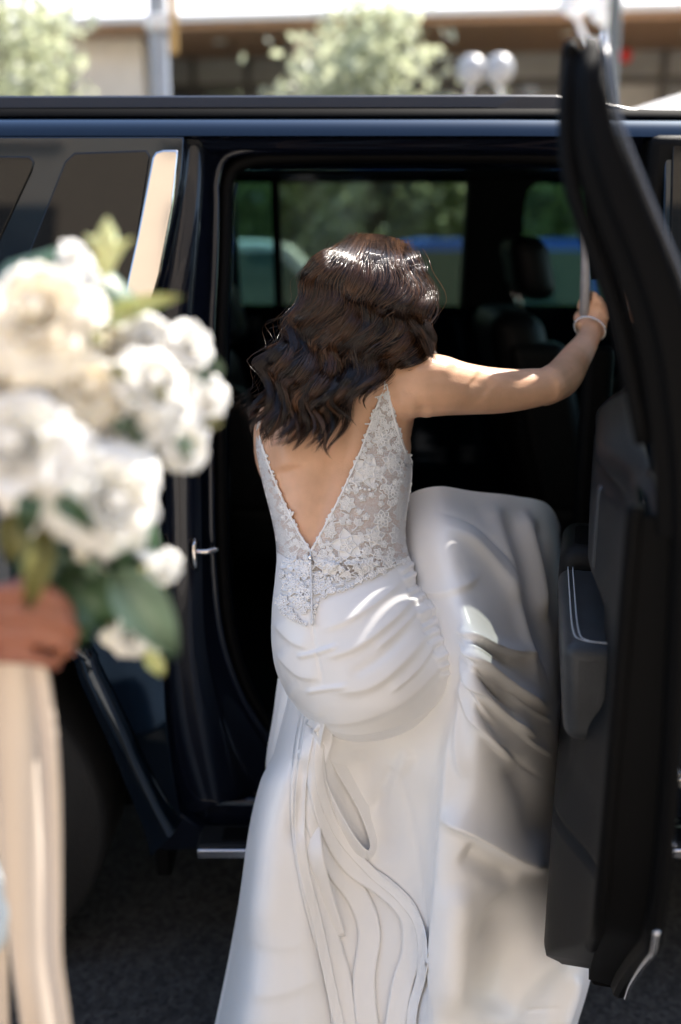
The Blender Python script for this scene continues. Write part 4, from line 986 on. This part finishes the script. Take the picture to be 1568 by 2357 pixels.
# scalloped edges
def edging(line_, step=9, r=.0019, side=1):
    L_ = path(np.array(line_, float), 200); acc = 0; last = L_[0]
    for p in L_:
        acc += np.hypot(*(p-last)); last = p
        if acc > step: acc = 0; bead(p[0]+lr.uniform(-2, 2), p[1]+lr.uniform(-2, 2), r*lr.uniform(.7, 1.25)); petal(p[0], p[1], lr.uniform(0, 6.28), 7, 2.6)
for e in (Vr[:-1], Vl[:-1], Ar): edging(e)
edging([(716, 1440), (725, 1400), (745, 1370), (800, 1352), (850, 1325), (900, 1302), (940, 1290)], 6); edging([(712, 1440), (680, 1425), (655, 1415), (645, 1380)], 6)
edging([(592, 1000), (600, 1060), (616, 1130), (636, 1200), (648, 1256)], 8); edging([(946, 1070), (944, 1130), (927, 1200), (933, 1270)], 6, .0024)
for e in (Vr[:9], Vl[:8], Ar): cord([tuple(p) for p in path(e, 40)], .0022)
lc = mesh('lace_applique', LV, LF, M['lace'], gown); lc['kind'] = 'stuff'
# straps, zip
tubeobj('strap', [on_bod(886, 888, .004), P(886, 865, torso_y(886, 872)-.008), P(893, 838, -.045), P(905, 822, -.01)], .0016, M['zip'], gown, 6)
tubeobj('strap', [on_bod(592, 990, .004), P(600, 965, -.04), P(615, 940, .0)], .0030, M['zip'], gown, 6)
zp = [(714.5, y) for y in np.linspace(1270, 1440, 24)]
q = on_bod([p[0]+(p[1]-1270)*.03 for p in zp], [p[1] for p in zp], .004); V, F = tube(q, [(.0035, .0015)]*24, 6); zi = mesh('zip', V, F, M['zip'], gown)
c = on_bod(714, 1285, .008); V, F = merge([ellipsoid(c, (.004, .003, .006), 8), ellipsoid(c-np.array([0, 0, .014]), (.003, .002, .009), 8)]); mesh('zip_pull', V, F, M['silver'], zi)

# ------------------------------------------------------------------ bustle ribbons
def ribbon(name, ctl, wd, m, parent, n=60, lift=.008, twist=(0, 0), fixed=False, curl=.0, edge=0.0):
    """ctl: px, py (, y); a satin strip, laid on the skirt unless fixed; wd in sheet units"""
    c = path(np.array([p[:2] for p in ctl], float), n)
    tg = np.gradient(c, axis=0); tg /= np.linalg.norm(tg, axis=1, keepdims=True); nr_ = np.stack([-tg[:, 1], tg[:, 0]], 1)
    tw = np.linspace(twist[0], twist[1], n); rows = []; tl_ = np.linspace(0, 1, n)
    if fixed: ys = path(np.array([[p[2]] for p in ctl], float), n)[:, 0]
    for a in np.linspace(-.5, .5, 9):
        off = nr_*(wd*a*np.cos(tw))[:, None]; qx, qy = c[:, 0]+off[:, 0], c[:, 1]+off[:, 1]
        if fixed: yy = ys+wd/1250*a*np.sin(tw)-curl*(1-4*a*a)
        else: yy = skirt_y(qx, qy)-lift-edge*(a+.5)**2*(.6+.4*np.sin(tl_*9+wd))-curl*(1-4*a*a)
        rows.append(P(qx, qy, yy))
    G = np.array(rows); o = mesh(name, G.reshape(-1, 3), gfaces(9, n), m, parent)
    s = o.modifiers.new('s', 'SOLIDIFY'); s.thickness = .0008; return o
rb_ = [
    ([(722, 1640), (704, 1740), (700, 1880), (716, 2010), (745, 2130), (778, 2250), (800, 2400)], 60, .007),
    ([(726, 1645), (710, 1760), (724, 1880), (772, 1990), (826, 2070), (850, 2150), (838, 2260), (850, 2400)], 52, -.0),
    ([(738, 1650), (726, 1760), (752, 1880), (806, 1985), (886, 2045), (940, 2105), (948, 2190), (925, 2270), (905, 2400)], 48, .008),
    ([(745, 1655), (734, 1780), (775, 1910), (852, 2005), (920, 2065), (964, 2130), (972, 2230), (950, 2320), (945, 2400)], 22, .004),
    ([(716, 1660), (696, 1780), (690, 1900), (700, 2000), (728, 2110), (752, 2220), (775, 2330), (790, 2400)], 24, .005),
]
for k, (c_, wd, ed) in enumerate(rb_): ribbon('ribbon', c_, wd, M['satin'], gown, 80, .0018+.0011*k, edge=ed*.55)
y0 = float(skirt_y(800, 1800))-.013
lp = [(738, 1650, -.24), (724, 1745, y0), (750, 1830, y0-.008), (800, 1925, y0-.016), (836, 1968, y0-.022), (860, 1966, y0-.012), (866, 1935, y0), (840, 1860, y0+.010), (792, 1775, y0+.010), (742, 1680, -.22)]
ribbon('ribbon_loop', lp, 44, M['satin'], gown, 100, 0, (.95, .75), True)
ribbon('ribbon', [(715, 1650, -.20), (738, 1668, -.235), (746, 1700, y0-.012), (730, 1760, y0-.012), (716, 1850, y0-.004), (722, 1960, float(skirt_y(722, 1960))-.012), (745, 2060, float(skirt_y(745, 2060))-.004), (775, 2160, float(skirt_y(775, 2160))+.004)], 44, M['satin'], gown, 60, .01, (.35, .25), True, .002)

# ------------------------------------------------------------------ hair
def hairmat():
    m = bpy.data.materials.new('dark_brown_hair'); m.use_nodes = True; n = m.node_tree.nodes; L = m.node_tree.links; b = n['Principled BSDF']
    a = n.new('ShaderNodeAttribute'); a.attribute_name = 'tint'; L.new(a.outputs['Color'], b.inputs['Base Color'])
    b.inputs['Roughness'].default_value = .22; b.inputs['Specular IOR Level'].default_value = .7; b.inputs['Coat Weight'].default_value = .0; b.inputs['Coat Roughness'].default_value = .25
    return m
M['hair'] = hairmat()
def hair_y(px, py):
    d = 1-((px-852)/182)**2-((py-705)/180)**2
    dome = .045-.125*np.sqrt(np.clip(d, 0, 1)); dome = np.where(d <= 0, .045, dome)
    bk = np.interp(py, [560, 700, 760, 830, 900, 960, 1040], [.05, .0, -.035, -.065, -.095, -.115, -.130])
    bk = bk+np.clip((700-px)/130, 0, 1)**1.5*.05+np.clip((px-900)/110, 0, 1)*.06*np.clip((py-700)/80, 0, 1)*.4
    k = .03; h = np.clip(.5+.5*(bk-dome)/k, 0, 1); return bk*(1-h)+dome*h-k*h*(1-h)
hr = np.random.default_rng(33)
Sx = np.array([(785, 574), (808, 551), (835, 534), (862, 528), (888, 535), (910, 555), (928, 585)], float)                 # crown
M1 = np.array([(716, 655), (732, 685), (772, 700), (828, 695), (880, 680), (930, 675), (960, 685)], float)
M2 = np.array([(672, 745), (668, 800), (692, 840), (738, 850), (805, 832), (870, 802), (945, 778)], float)
EN = np.array([(640, 800), (590, 950), (604, 998), (655, 1014), (720, 1028), (748, 945), (850, 868)], float)
TIPS = np.array([(580, 956), (598, 1000), (640, 1010), (660, 1022), (690, 985), (722, 1036), (752, 955), (612, 925), (800, 905), (705, 1005)], float)
def guide(t, r):
    u = t*6; g = lambda A: cr(A, np.array([min(u, 5.999)]))[0]
    a, b, c, d = g(Sx), g(M1), g(M2), g(EN)
    a = a+r.normal(size=2)*[11, 4]; b = b+r.normal(size=2)*14; c = c+r.normal(size=2)*20; d = d+r.normal(size=2)*[24, 24]
    if t < .85:
        d[0] = max(d[0], 572); d[1] = min(d[1], 1036)
    if .1 < t < .86:
        k_ = np.argmin(np.hypot(*(TIPS-d).T)); d = d*.25+TIPS[k_]*.75+r.normal(size=2)*4
    c[0] = max(c[0], 622); b[0] = min(b[0], 992); c[0] = min(c[0], 985)
    return [a, b, c, d]
HV, HF, HT = [], [], []; vo = 0
def add_strands(c2, depth, rad, tint, thick):
    """c2: (n,k,2) sheet paths; depth (n,k); three-sided strands"""
    global vo
    n, k, _ = c2.shape
    pw = (c2[..., 1]*.95-c2[..., 0]*.42)/20.5+.7*np.sin(c2[..., 0]/61)+.8*np.sin(c2[..., 0]/43+c2[..., 1]/71)+hr.normal()*.55; ww = np.clip((c2[..., 1]-600)/90, 0, 1)      # the waves run through all the hair
    c2 = c2+np.stack([-14*np.sin(pw)*ww, 4*np.cos(pw)*ww], -1); depth = depth-.013*np.sin(pw+1.1)*ww
    W3 = P(c2[..., 0], c2[..., 1], depth)
    T = np.gradient(W3, axis=1); T /= np.linalg.norm(T, axis=2, keepdims=True)+1e-9
    vd = W3-CAM; vd /= np.linalg.norm(vd, axis=2, keepdims=True); A = np.cross(T, vd); A /= np.linalg.norm(A, axis=2, keepdims=True)+1e-9; B = np.cross(T, A)
    tp = np.interp(np.linspace(0, 1, k), [0, .2, .75, 1], [.5, 1, .9, .15])[None, :, None]*thick[:, None, None]
    ring = np.stack([W3+(A*math.cos(x)+B*math.sin(x))*tp for x in (0, 2.094, 4.189)], 2)      # n,k,3,3
    HV.append(ring.reshape(-1, 3)); idx = np.arange(n*k*3).reshape(n, k, 3)+vo; vo += n*k*3
    for j in range(3):
        a = idx[:, :-1, j]; b = idx[:, :-1, (j+1) % 3]; c = idx[:, 1:, (j+1) % 3]; d = idx[:, 1:, j]; HF.append(np.stack([a, b, c, d], -1).reshape(-1, 4))
    HT.append(np.repeat(tint, k*3, axis=0))
K = 25; tl = np.linspace(0, 1, K)
NL = 104
for li in range(NL):
    t = (li+hr.uniform(0, 1))/NL; layer = hr.uniform(0, 1)**1.3
    if li % 6 == 0: t = hr.uniform(.12, .6)
    if li % 6 == 3: t = hr.uniform(.6, 1.0)
    gp = guide(t, hr)
    if li % 9 == 4:      # hair falling past the cheek on the right
        gp = [np.array(p)+hr.normal(size=2)*[7, 5] for p in ((924, 575), (964, 668), (974, 752), (962, 816))]
    if li in (20, 75): gp = [np.array(p, float) for p in ((945, 740), (962, 812), (890, 858), (824, 914))]
    base = cr(np.array(gp), np.linspace(0, 3, K))
    tg = np.gradient(base, axis=0); tg /= np.linalg.norm(tg, axis=1, keepdims=True); nm = np.stack([-tg[:, 1], tg[:, 0]], 1)
    ln = np.linalg.norm(np.diff(base, axis=0), axis=1).sum()
    fr = ln/hr.uniform(145, 185); ph = hr.normal()*.45+t*8+layer*.8; am = hr.uniform(5, 13)*np.clip((tl-.22)/.5, 0, 1)
    base = base+nm*(am*np.sin(ph+tl*fr*6.283))[:, None]
    # hooked tips
    ck = np.clip((tl-.80)/.20, 0, 1)**2; base = base+nm*(ck*hr.uniform(-46, 6))[:, None]
    ns_ = int(hr.integers(78, 112)); lw = hr.uniform(11, 20)
    wprof = np.interp(tl, [0, .3, .75, 1], [1.3, 1.15, .9, .14])
    oa = hr.normal(size=(ns_, 1))*.55*lw; od = hr.uniform(-1, 1, size=(ns_, 1))
    fz_ = hr.normal(size=(ns_, 1))*1.2
    c2 = base[None]+nm[None]*(oa*wprof[None]+fz_*np.sin(tl*9+hr.uniform(0, 6, size=(ns_, 1))))[..., None]
    # strands end at different lengths
    cut = hr.uniform(.92, 1.0, size=ns_)[:, None]; tt = np.clip(tl[None]*cut, 0, 1)*(K-1); i0 = np.clip(tt.astype(int), 0, K-2); f_ = (tt-i0)[..., None]
    c2 = np.take_along_axis(c2, i0[..., None], 1)*(1-f_)+np.take_along_axis(c2, i0[..., None]+1, 1)*f_
    lockround = .022*np.sqrt(np.clip(1-(oa/(1.6*lw))**2, 0, 1))
    dep = hair_y(c2[..., 0], c2[..., 1])+.004+.030*(1-layer)*np.clip(tl*2, .15, 1)[None]-lockround*np.clip((tl-.1)*2, 0, 1)[None]+od*.004+(.020*np.sin(ph+1.2+tl*fr*6.283)*np.clip((tl-.25)*2, 0, 1))[None]
    rf = np.clip(1-tl/.20, 0, 1)[None]; c2[..., 1] += 16*rf**2; dep = dep+.085*rf**1.3
    warm = hr.uniform(0, 1)**1.9*(1.35 if t < .5 else .9)
    tn = np.array([.013, .0075, .006])*(1-min(warm, 1))+np.array([.105, .047, .020])*min(warm, 1)
    tn = tn*hr.uniform(.5, 1.35)
    tint = np.clip(tn[None]*hr.uniform(.55, 1.6, size=(ns_, 1)), 0, 1)
    add_strands(c2, dep, lw, tint, hr.uniform(.0003, .0006, size=ns_))
# flyaways
nf = 150
for k in range(nf):
    t = hr.uniform(0, .9); gp = guide(t, hr); base = cr(np.array(gp), np.linspace(0, 3, K)); cut0 = hr.uniform(.3, .75)
    i0 = int(cut0*K); seg = base[i0:]; 
    seg = cr(seg, np.linspace(0, len(seg)-1, K)) if len(seg) > 3 else base
    out = hr.normal(size=2)*[22, 14]+np.array([-10 if t < .4 else 4, -4]); seg = seg+out[None]*(tl**1.5)[:, None]+np.stack([np.sin(tl*hr.uniform(3, 8))*8, np.cos(tl*5)*4], 1)
    seg = seg[None, :int(K)]
    add_strands(seg, hair_y(seg[..., 0], seg[..., 1])-.012, 1, np.array([[.05, .027, .016]]), np.array([.00028]))
for k in range(60):      # single hairs lying over the locks
    t = hr.uniform(0, 1); gp = guide(t, hr); base = cr(np.array(gp), np.linspace(0, 3, K))
    tg = np.gradient(base, axis=0); tg /= np.linalg.norm(tg, axis=1, keepdims=True); nm = np.stack([-tg[:, 1], tg[:, 0]], 1)
    ph = hr.uniform(0, 6.28); am = hr.uniform(8, 26)*np.clip((tl-.15)/.5, 0, 1); ns_ = 4
    c2 = base[None]+nm[None]*(am*.4*np.sin(ph+tl*hr.uniform(8, 16))+hr.normal(size=(ns_, 1))*7*np.interp(tl, [0, .8, 1], [1, 1, .6])+hr.normal(size=(ns_, 1))*9*(tl**3))[..., None]
    rf = np.clip(1-tl/.20, 0, 1)[None]; c2[..., 1] += 16*rf**2
    dep = hair_y(c2[..., 0], c2[..., 1])-.014+.09*rf**1.3-.004*np.sin(ph+tl*12)[None]
    add_strands(c2, dep, 1, np.clip(np.array([[.07, .034, .017]])*hr.uniform(.3, 2.0, size=(ns_, 1)), 0, 1), hr.uniform(.0002, .0004, size=ns_))
V = np.concatenate(HV); F = np.concatenate(HF); T_ = np.concatenate(HT)
me = bpy.data.meshes.new('hair'); me.vertices.add(len(V)); me.vertices.foreach_set('co', V.astype('f').ravel())
me.loops.add(len(F)*4); me.loops.foreach_set('vertex_index', F.astype('i').ravel()); me.polygons.add(len(F)); me.polygons.foreach_set('loop_start', np.arange(0, len(F)*4, 4, dtype='i'))
me.polygons.foreach_set('use_smooth', np.ones(len(F), bool)); me.update(calc_edges=True)
at = me.attributes.new('tint', 'FLOAT_COLOR', 'POINT'); at.data.foreach_set('color', np.concatenate([T_, np.ones((len(T_), 1))], 1).astype('f').ravel())
me.materials.append(M['hair']); hair = link(bpy.data.objects.new('hair', me), bride)
# the mass of hair beneath the locks
hb = []
hb.append(ellipsoid(P(862, 712, .045), (.096, .095, .094), 26)); hb.append(capsule([P(840, 700, .02), P(770, 780, .015), P(715, 860, -.02), P(668, 930, -.045)], [(.10, .08), (.085, .06), (.06, .035), (.03, .012)], 18))
hb.append(capsule([P(850, 760, .02), P(800, 850, -.02), P(740, 930, -.07)], [.07, (.06, .04), (.03, .012)], 16)); hb.append(capsule([P(925, 700, .04), P(955, 780, .035)], [.05, .03], 12))
o = remesh('hair_mass', hb, .006, mat('hair_underlayer', (.010, .006, .005), .9, spec=.05), hair, 6)
P = P0
# ================================================================== BOUQUET AND THE PERSON HOLDING IT
bq = thing('bouquet', 'bouquet of white roses and greenery with long cream ribbons', 'bouquet', tuple(P(70, 1480, -1.12)))
br = np.random.default_rng(17)
def frame(ax):
    ax = np.asarray(ax, float); ax /= np.linalg.norm(ax); a = np.cross(ax, [.3, .2, 1]); a /= np.linalg.norm(a); return a, np.cross(ax, a), ax
def rose(c, Rm, ax, m, full=1.0, name='rose'):
    a, b, n = frame(ax); V, F = [], []
    layers = [(.20, 3, .66, .05), (.34, 4, .64, .12), (.50, 5, .58, .3), (.68, 5, .46, .55), (.86, 6, .30, .9), (1.0, 6, .10, 1.2)]
    if full < .8: layers = [layers[0], layers[2], layers[4], layers[5]]
    for rl, k, up, op in layers:
        a0 = br.uniform(0, 6.28)
        for i in range(k):
            U, Vv = np.meshgrid(np.linspace(-1, 1, 9), np.linspace(0, 1, 8)); ce = a0+i*2*math.pi/k+br.normal()*.12
            sp = (math.pi/k*1.45)*np.sqrt(np.clip(1-(Vv*.93-.35)**2*1.2, .1, 1)); ang = ce+U*sp*np.clip(1-.35*(Vv > .6)*(np.abs(U)**3)*(Vv-.6)*2.5, .3, 1)
            rr = Rm*rl*(Vv**.55)*(1+.10*br.normal())*(1+.05*np.sin(U*5+br.uniform(0, 6))*Vv)+Rm*.05*U**2*Vv
            hh = Rm*(.75*up*Vv**1.1-.22*op*Vv**4-.16*op*(Vv > .55)*np.abs(U)**2*(Vv-.55))+Rm*.06*np.sin(U*5+br.uniform(0, 6))*Vv**2-Rm*.12
            pts = c+(a*np.cos(ang)[..., None]+b*np.sin(ang)[..., None])*rr[..., None]+n*hh[..., None]
            o = len(V); V += list(pts.reshape(-1, 3)); F += gfaces(8, 9, off=o)
    ev, ef = ellipsoid(c+n*Rm*(.14 if full > .8 else .08), (Rm*(.22 if full > .8 else .34),)*3, 12); o = len(V); V += list(ev); F += [tuple(o+i for i in f) for f in ef]
    return mesh(name, V, F, m, bq)
def zcam(px, py, y): 
    d = P(px, py, y)-CAM; return d@np.array([0, cp, -sp_])
roses = [(85, 720, 150, -1.13, 'petalcream'), (40, 1020, 150, -1.18, 'petal'), (262, 1150, 128, -1.17, 'petal'), (350, 880, 92, -1.12, 'petal'), (205, 890, 84, -1.13, 'petalcream'), (438, 790, 62, -1.07, 'petal'), (432, 1030, 66, -1.08, 'petal'), (486, 918, 56, -1.05, 'petal'),
         (270, 790, 70, -1.09, 'petalcream'), (172, 585, 42, -1.08, 'petal'), (345, 775, 66, -1.08, 'petal'), (215, 985, 80, -1.12, 'petal'), (150, 650, 62, -1.1, 'petal'), (10, 870, 95, -1.14, 'petalcream'), (330, 1330, 58, -1.12, 'petal'), (385, 1310, 46, -1.1, 'petal'),
         (320, 1470, 74, -1.12, 'petal'), (235, 1260, 62, -1.13, 'petal'), (60, 1160, 86, -1.15, 'petal'), (395, 945, 58, -1.08, 'petal'), (205, 640, 30, -1.07, 'petal'), (305, 1000, 54, -1.12, 'petal'), (345, 985, 40, -1.11, 'petal'), (-60, 770, 140, -1.10, 'petal'), (-90, 1000, 140, -1.12, 'petal'), (120, 860, 80, -1.09, 'petal'), (420, 860, 40, -1.06, 'petal'), (140, 1200, 50, -1.13, 'petal'), (160, 1060, 80, -1.14, 'petal'), (300, 930, 60, -1.1, 'petal'), (120, 940, 70, -1.13, 'petal'), (255, 860, 50, -1.1, 'petalcream'), (180, 780, 60, -1.1, 'petal'), (390, 850, 50, -1.08, 'petal'), (455, 960, 46, -1.06, 'petal'), (320, 1080, 60, -1.12, 'petal'), (60, 640, 60, -1.09, 'petal')]
for px, py, r, y, mm in roses:
    c = P(px, py, y+.02); Rm = r/FPX*zcam(px, py, y)*1.04
    ax = np.array([(px-150)/420+br.normal()*.15, -.85+br.normal()*.12, .45-(py-900)/900+br.normal()*.15])
    rose(c, Rm, ax, M[mm], 1 if r > 60 else .5)
def leaf(pts, wd, m, bend=.01, name='leaf'):
    c = path(np.array(pts, float), 14); t = np.linspace(0, 1, 14); w_ = np.sin(math.pi*t**.8)**.8*wd; tg = np.gradient(c[:, :2], axis=0); tg /= np.linalg.norm(tg, axis=1, keepdims=True); nm = np.stack([-tg[:, 1], tg[:, 0]], 1)
    rows = [P(c[:, 0]+nm[:, 0]*w_*a, c[:, 1]+nm[:, 1]*w_*a, c[:, 2]-bend*abs(a)) for a in np.linspace(-1, 1, 7)]
    G = np.array(rows); return mesh(name, G.reshape(-1, 3), gfaces(7, 14), m, bq)
# lobed pale leaves at the top
def lobed(out, y, m):
    q = np.array(out, float); c = q.mean(0); pts = [P(c[0], c[1], y-.008)]+[P(a, b, y+.006*math.sin(i*2.1)) for i, (a, b) in enumerate(out)]
    return mesh('leaf', pts, [(0, i+1, (i+1) % len(out)+1) for i in range(len(out))], m, bq)
lobed([(245, 652), (215, 610), (222, 585), (196, 540), (222, 545), (232, 520), (248, 498), (268, 535), (270, 560), (308, 545), (285, 575), (268, 605)], -1.06, M['leafpale'])
leaf([(235, 715, -1.07), (290, 712, -1.06), (350, 695, -1.05), (425, 682, -1.04)], 24, M['leafpale'])
leaf([(240, 740, -1.08), (270, 725, -1.07), (320, 720, -1.06)], 22, M['leafpale'])
leaf([(262, 1310, -1.15), (310, 1370, -1.17), (360, 1440, -1.17), (408, 1520, -1.15)], 62, M['leafgrey'], .02)
leaf([(105, 1205, -1.15), (95, 1270, -1.18), (80, 1340, -1.19), (62, 1412, -1.17)], 34, M['leafyellow'], .015)
leaf([(20, 1180, -1.14), (30, 1240, -1.16), (20, 1300, -1.16)], 36, M['leafyellow'], .01)
leaf([(120, 1130, -1.15), (150, 1160, -1.19), (190, 1190, -1.19), (218, 1230, -1.16)], 26, M['leafdark'], .01)
leaf([(75, 1120, -1.16), (65, 1180, -1.19), (60, 1240, -1.16)], 30, M['leafdark'], .01)
leaf([(150, 1300, -1.10), (190, 1360, -1.12), (230, 1400, -1.12), (260, 1450, -1.1)], 70, M['leafdark'], .02)
leaf([(130, 1330, -1.09), (150, 1400, -1.10), (180, 1460, -1.10), (205, 1490, -1.08)], 55, M['leafdark'], .02)
leaf([(240, 1290, -1.11), (290, 1300, -1.12), (330, 1290, -1.1)], 34, M['leafdark'], .02)
leaf([(330, 1500, -1.1), (360, 1530, -1.1), (375, 1560, -1.09)], 20, M['leafpale'], .01)
leaf([(490, 820, -1.05), (505, 850, -1.04), (510, 870, -1.03)], 10, M['leafgrey'], .005)
leaf([(410, 1000, -1.12), (430, 1030, -1.15), (428, 1060, -1.14)], 14, M['leafgrey'], .005)
leaf([(395, 1020, -1.13), (430, 1022, -1.15), (460, 1012, -1.14)], 10, M['leafgrey'], .005)
for px, py in ((120, 815), (300, 950), (290, 960), (255, 840), (450, 850), (340, 1010), (235, 760), (285, 940), (160, 980), (370, 930), (60, 900), (180, 800), (330, 1290), (250, 1090), (465, 980), (130, 1280), (200, 1330), (300, 1420)):
    a = br.uniform(0, 6.28); y = -1.09+br.normal()*.015
    leaf([(px, py, y), (px+26*math.cos(a), py+26*math.sin(a), y-.02), (px+52*math.cos(a), py+52*math.sin(a), y-.01)], br.uniform(10, 18), M[br.choice(['leafdark', 'leafgrey', 'leafyellow'])], .006)
# dark heart of foliage behind the blooms, and the stems
hv = [ellipsoid(P(150, 900, -1.02), (.10, .05, .13), 14), ellipsoid(P(330, 890, -1.01), (.055, .03, .06), 12), ellipsoid(P(190, 1250, -1.04), (.075, .04, .08), 12)]
V, F = merge(hv); mesh('foliage', V, F, M['leafdark'], bq)
for k in range(9):
    a = k*.7; s0 = P(120+30*math.cos(a), 1240, -1.07+.02*math.sin(a)); s1 = P(60, 1440, -1.10)+np.array([.012*math.cos(a), .012*math.sin(a), 0]); s2 = s1+np.array([-.01*math.cos(a)-.012, .02, -.035])
    tubeobj('stem', [s0, s1, s2], .0035, M['leafgrey'], bq, 6, 4)
ribbon('ribbon', [(25, 1500, -1.10), (30, 1620, -1.10), (40, 1800, -1.10), (52, 2000, -1.10), (72, 2200, -1.10), (98, 2400, -1.10), (110, 2600, -1.10)], 100, M['cream'], bq, 60, 0, (.1, -.5), True, .010)
ribbon('ribbon', [(80, 1510, -1.13), (98, 1620, -1.13), (112, 1740, -1.135), (118, 1900, -1.13), (120, 2050, -1.13), (122, 2200, -1.135), (138, 2320, -1.13), (150, 2420, -1.125), (150, 2600, -1.12)], 52, M['cream'], bq, 70, 0, (.3, .9), True, .008)
ribbon('ribbon', [(-20, 1500, -1.08), (-22, 1800, -1.08), (-12, 2100, -1.08), (-6, 2400, -1.08)], 60, M['cream'], bq, 50, 0, (.1, .4), True, .006)
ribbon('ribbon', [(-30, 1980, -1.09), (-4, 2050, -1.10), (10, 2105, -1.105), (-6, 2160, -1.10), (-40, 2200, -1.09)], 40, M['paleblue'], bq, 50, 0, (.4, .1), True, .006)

bm2 = thing('person', 'person in pale blue dress holding out the white bouquet, mostly out of view', 'person', (-.80, -1.15, 0))
Q = lambda *a: np.array(a, float)
w0 = P(-70, 1430, -1.10); el = Q(-.60, -1.24, 1.24); sh = Q(-.70, -1.16, 1.44); bp_ = []
bp_.append(capsule([sh, (sh+el)/2+[0, -.01, 0], el], [.052, .044, .038], 14)); bp_.append(capsule([el, (el+w0)/2+[0, 0, .01], w0], [.038, .036, .027], 14))
bp_.append(capsule([w0, P(-10, 1430, -1.105), P(45, 1435, -1.11)], [(.024, .028), (.030, .036), (.026, .040)], 14, flat=(0, 1, 0)))
for pts, r in (([(0, 1366), (75, 1356), (132, 1380), (160, 1412)], .0080), ([(0, 1414), (85, 1410), (146, 1432), (170, 1458)], .0082), ([(0, 1462), (80, 1462), (136, 1478), (160, 1496)], .0080), ([(0, 1508), (60, 1510), (105, 1520), (128, 1530)], .0072)):
    bp_.append(capsule([P(a, b, -1.14-.014*math.sin(i*1.05)) for i, (a, b) in enumerate(pts)], [r*1.1, r*1.05, r, r*.85], 10))
bp_.append(capsule([P(10, 1390, -1.09), P(60, 1350, -1.075), P(110, 1340, -1.07), P(150, 1350, -1.07)], [.015, .013, .011, .010], 10))
bp_.append(capsule([Q(-.82, -1.14, .95), Q(-.82, -1.14, 1.10), Q(-.82, -1.15, 1.25), Q(-.82, -1.15, 1.38)], [(.11, .15), (.10, .13), (.11, .15), (.09, .15)], 20, flat=(1, 0, 0)))
bp_.append(capsule([Q(-.70, -1.15, 1.43), Q(-.82, -1.15, 1.45), Q(-.94, -1.15, 1.43)], [.045, .055, .045], 14)); bp_.append(capsule([Q(-.82, -1.14, 1.42), Q(-.82, -1.13, 1.54)], [.055, .05], 14))
hc = Q(-.81, -1.12, 1.64); bp_.append(ellipsoid(hc, (.09, .08, .115), 20)); bp_.append(ellipsoid(hc+[.035, .02, -.06], (.05, .05, .055), 14)); bp_.append(capsule([hc+[.085, .02, .01], hc+[.105, .03, -.03]], [.008, .012], 8))
for s_ in (-1, 1): bp_.append(ellipsoid(hc+[.02, .078*s_, -.01], (.02, .012, .03), 10)); bp_.append(ellipsoid(hc+[.078, .02+.03*s_, .005], (.012, .015, .011), 10))
bp_.append(capsule([Q(-.94, -1.15, 1.43), Q(-1.0, -1.16, 1.18), Q(-.92, -1.02, 1.0)], [.05, .04, .03], 12)); bp_.append(capsule([Q(-.92, -1.02, 1.0), Q(-.88, -.97, .93)], [(.02, .035), (.015, .03)], 10))
for s_ in (-.09, .09):
    bp_.append(capsule([Q(-.82+s_, -1.14, .95), Q(-.82+s_, -1.14, .5), Q(-.82+s_, -1.15, .09)], [.085, .055, .036], 12)); bp_.append(capsule([Q(-.82+s_, -1.16, .05), Q(-.80+s_, -1.03, .035)], [.035, .028], 10))
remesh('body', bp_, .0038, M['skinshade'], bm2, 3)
g = []
for z, rx, ry in ((1.34, .168, .105), (1.22, .160, .122), (1.08, .148, .115), (.98, .175, .135), (.85, .21, .165), (.6, .235, .20), (.3, .26, .23), (.08, .285, .25)):
    g.append([(-.82+rx*(1+.05*math.sin(9*a)*(z < 1))*math.cos(a), -1.145+ry*(1+.05*math.sin(9*a)*(z < 1))*math.sin(a), z) for a in np.linspace(0, 2*math.pi, 64, endpoint=False)])
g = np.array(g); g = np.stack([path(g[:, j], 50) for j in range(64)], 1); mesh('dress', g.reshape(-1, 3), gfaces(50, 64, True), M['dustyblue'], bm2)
remesh('hair', [ellipsoid(hc+[-.025, -.01, .02], (.10, .095, .115), 18), capsule([hc+[-.06, -.02, 0], hc+[-.08, -.02, -.15], hc+[-.09, -.02, -.26]], [(.08, .05), (.08, .04), (.05, .02)], 14, flat=(0, 1, 0))], .006, mat('brown_hair', (.06, .03, .018), .45, var=.3, vscale=60, bump=.6, bscale=80), bm2, 5)
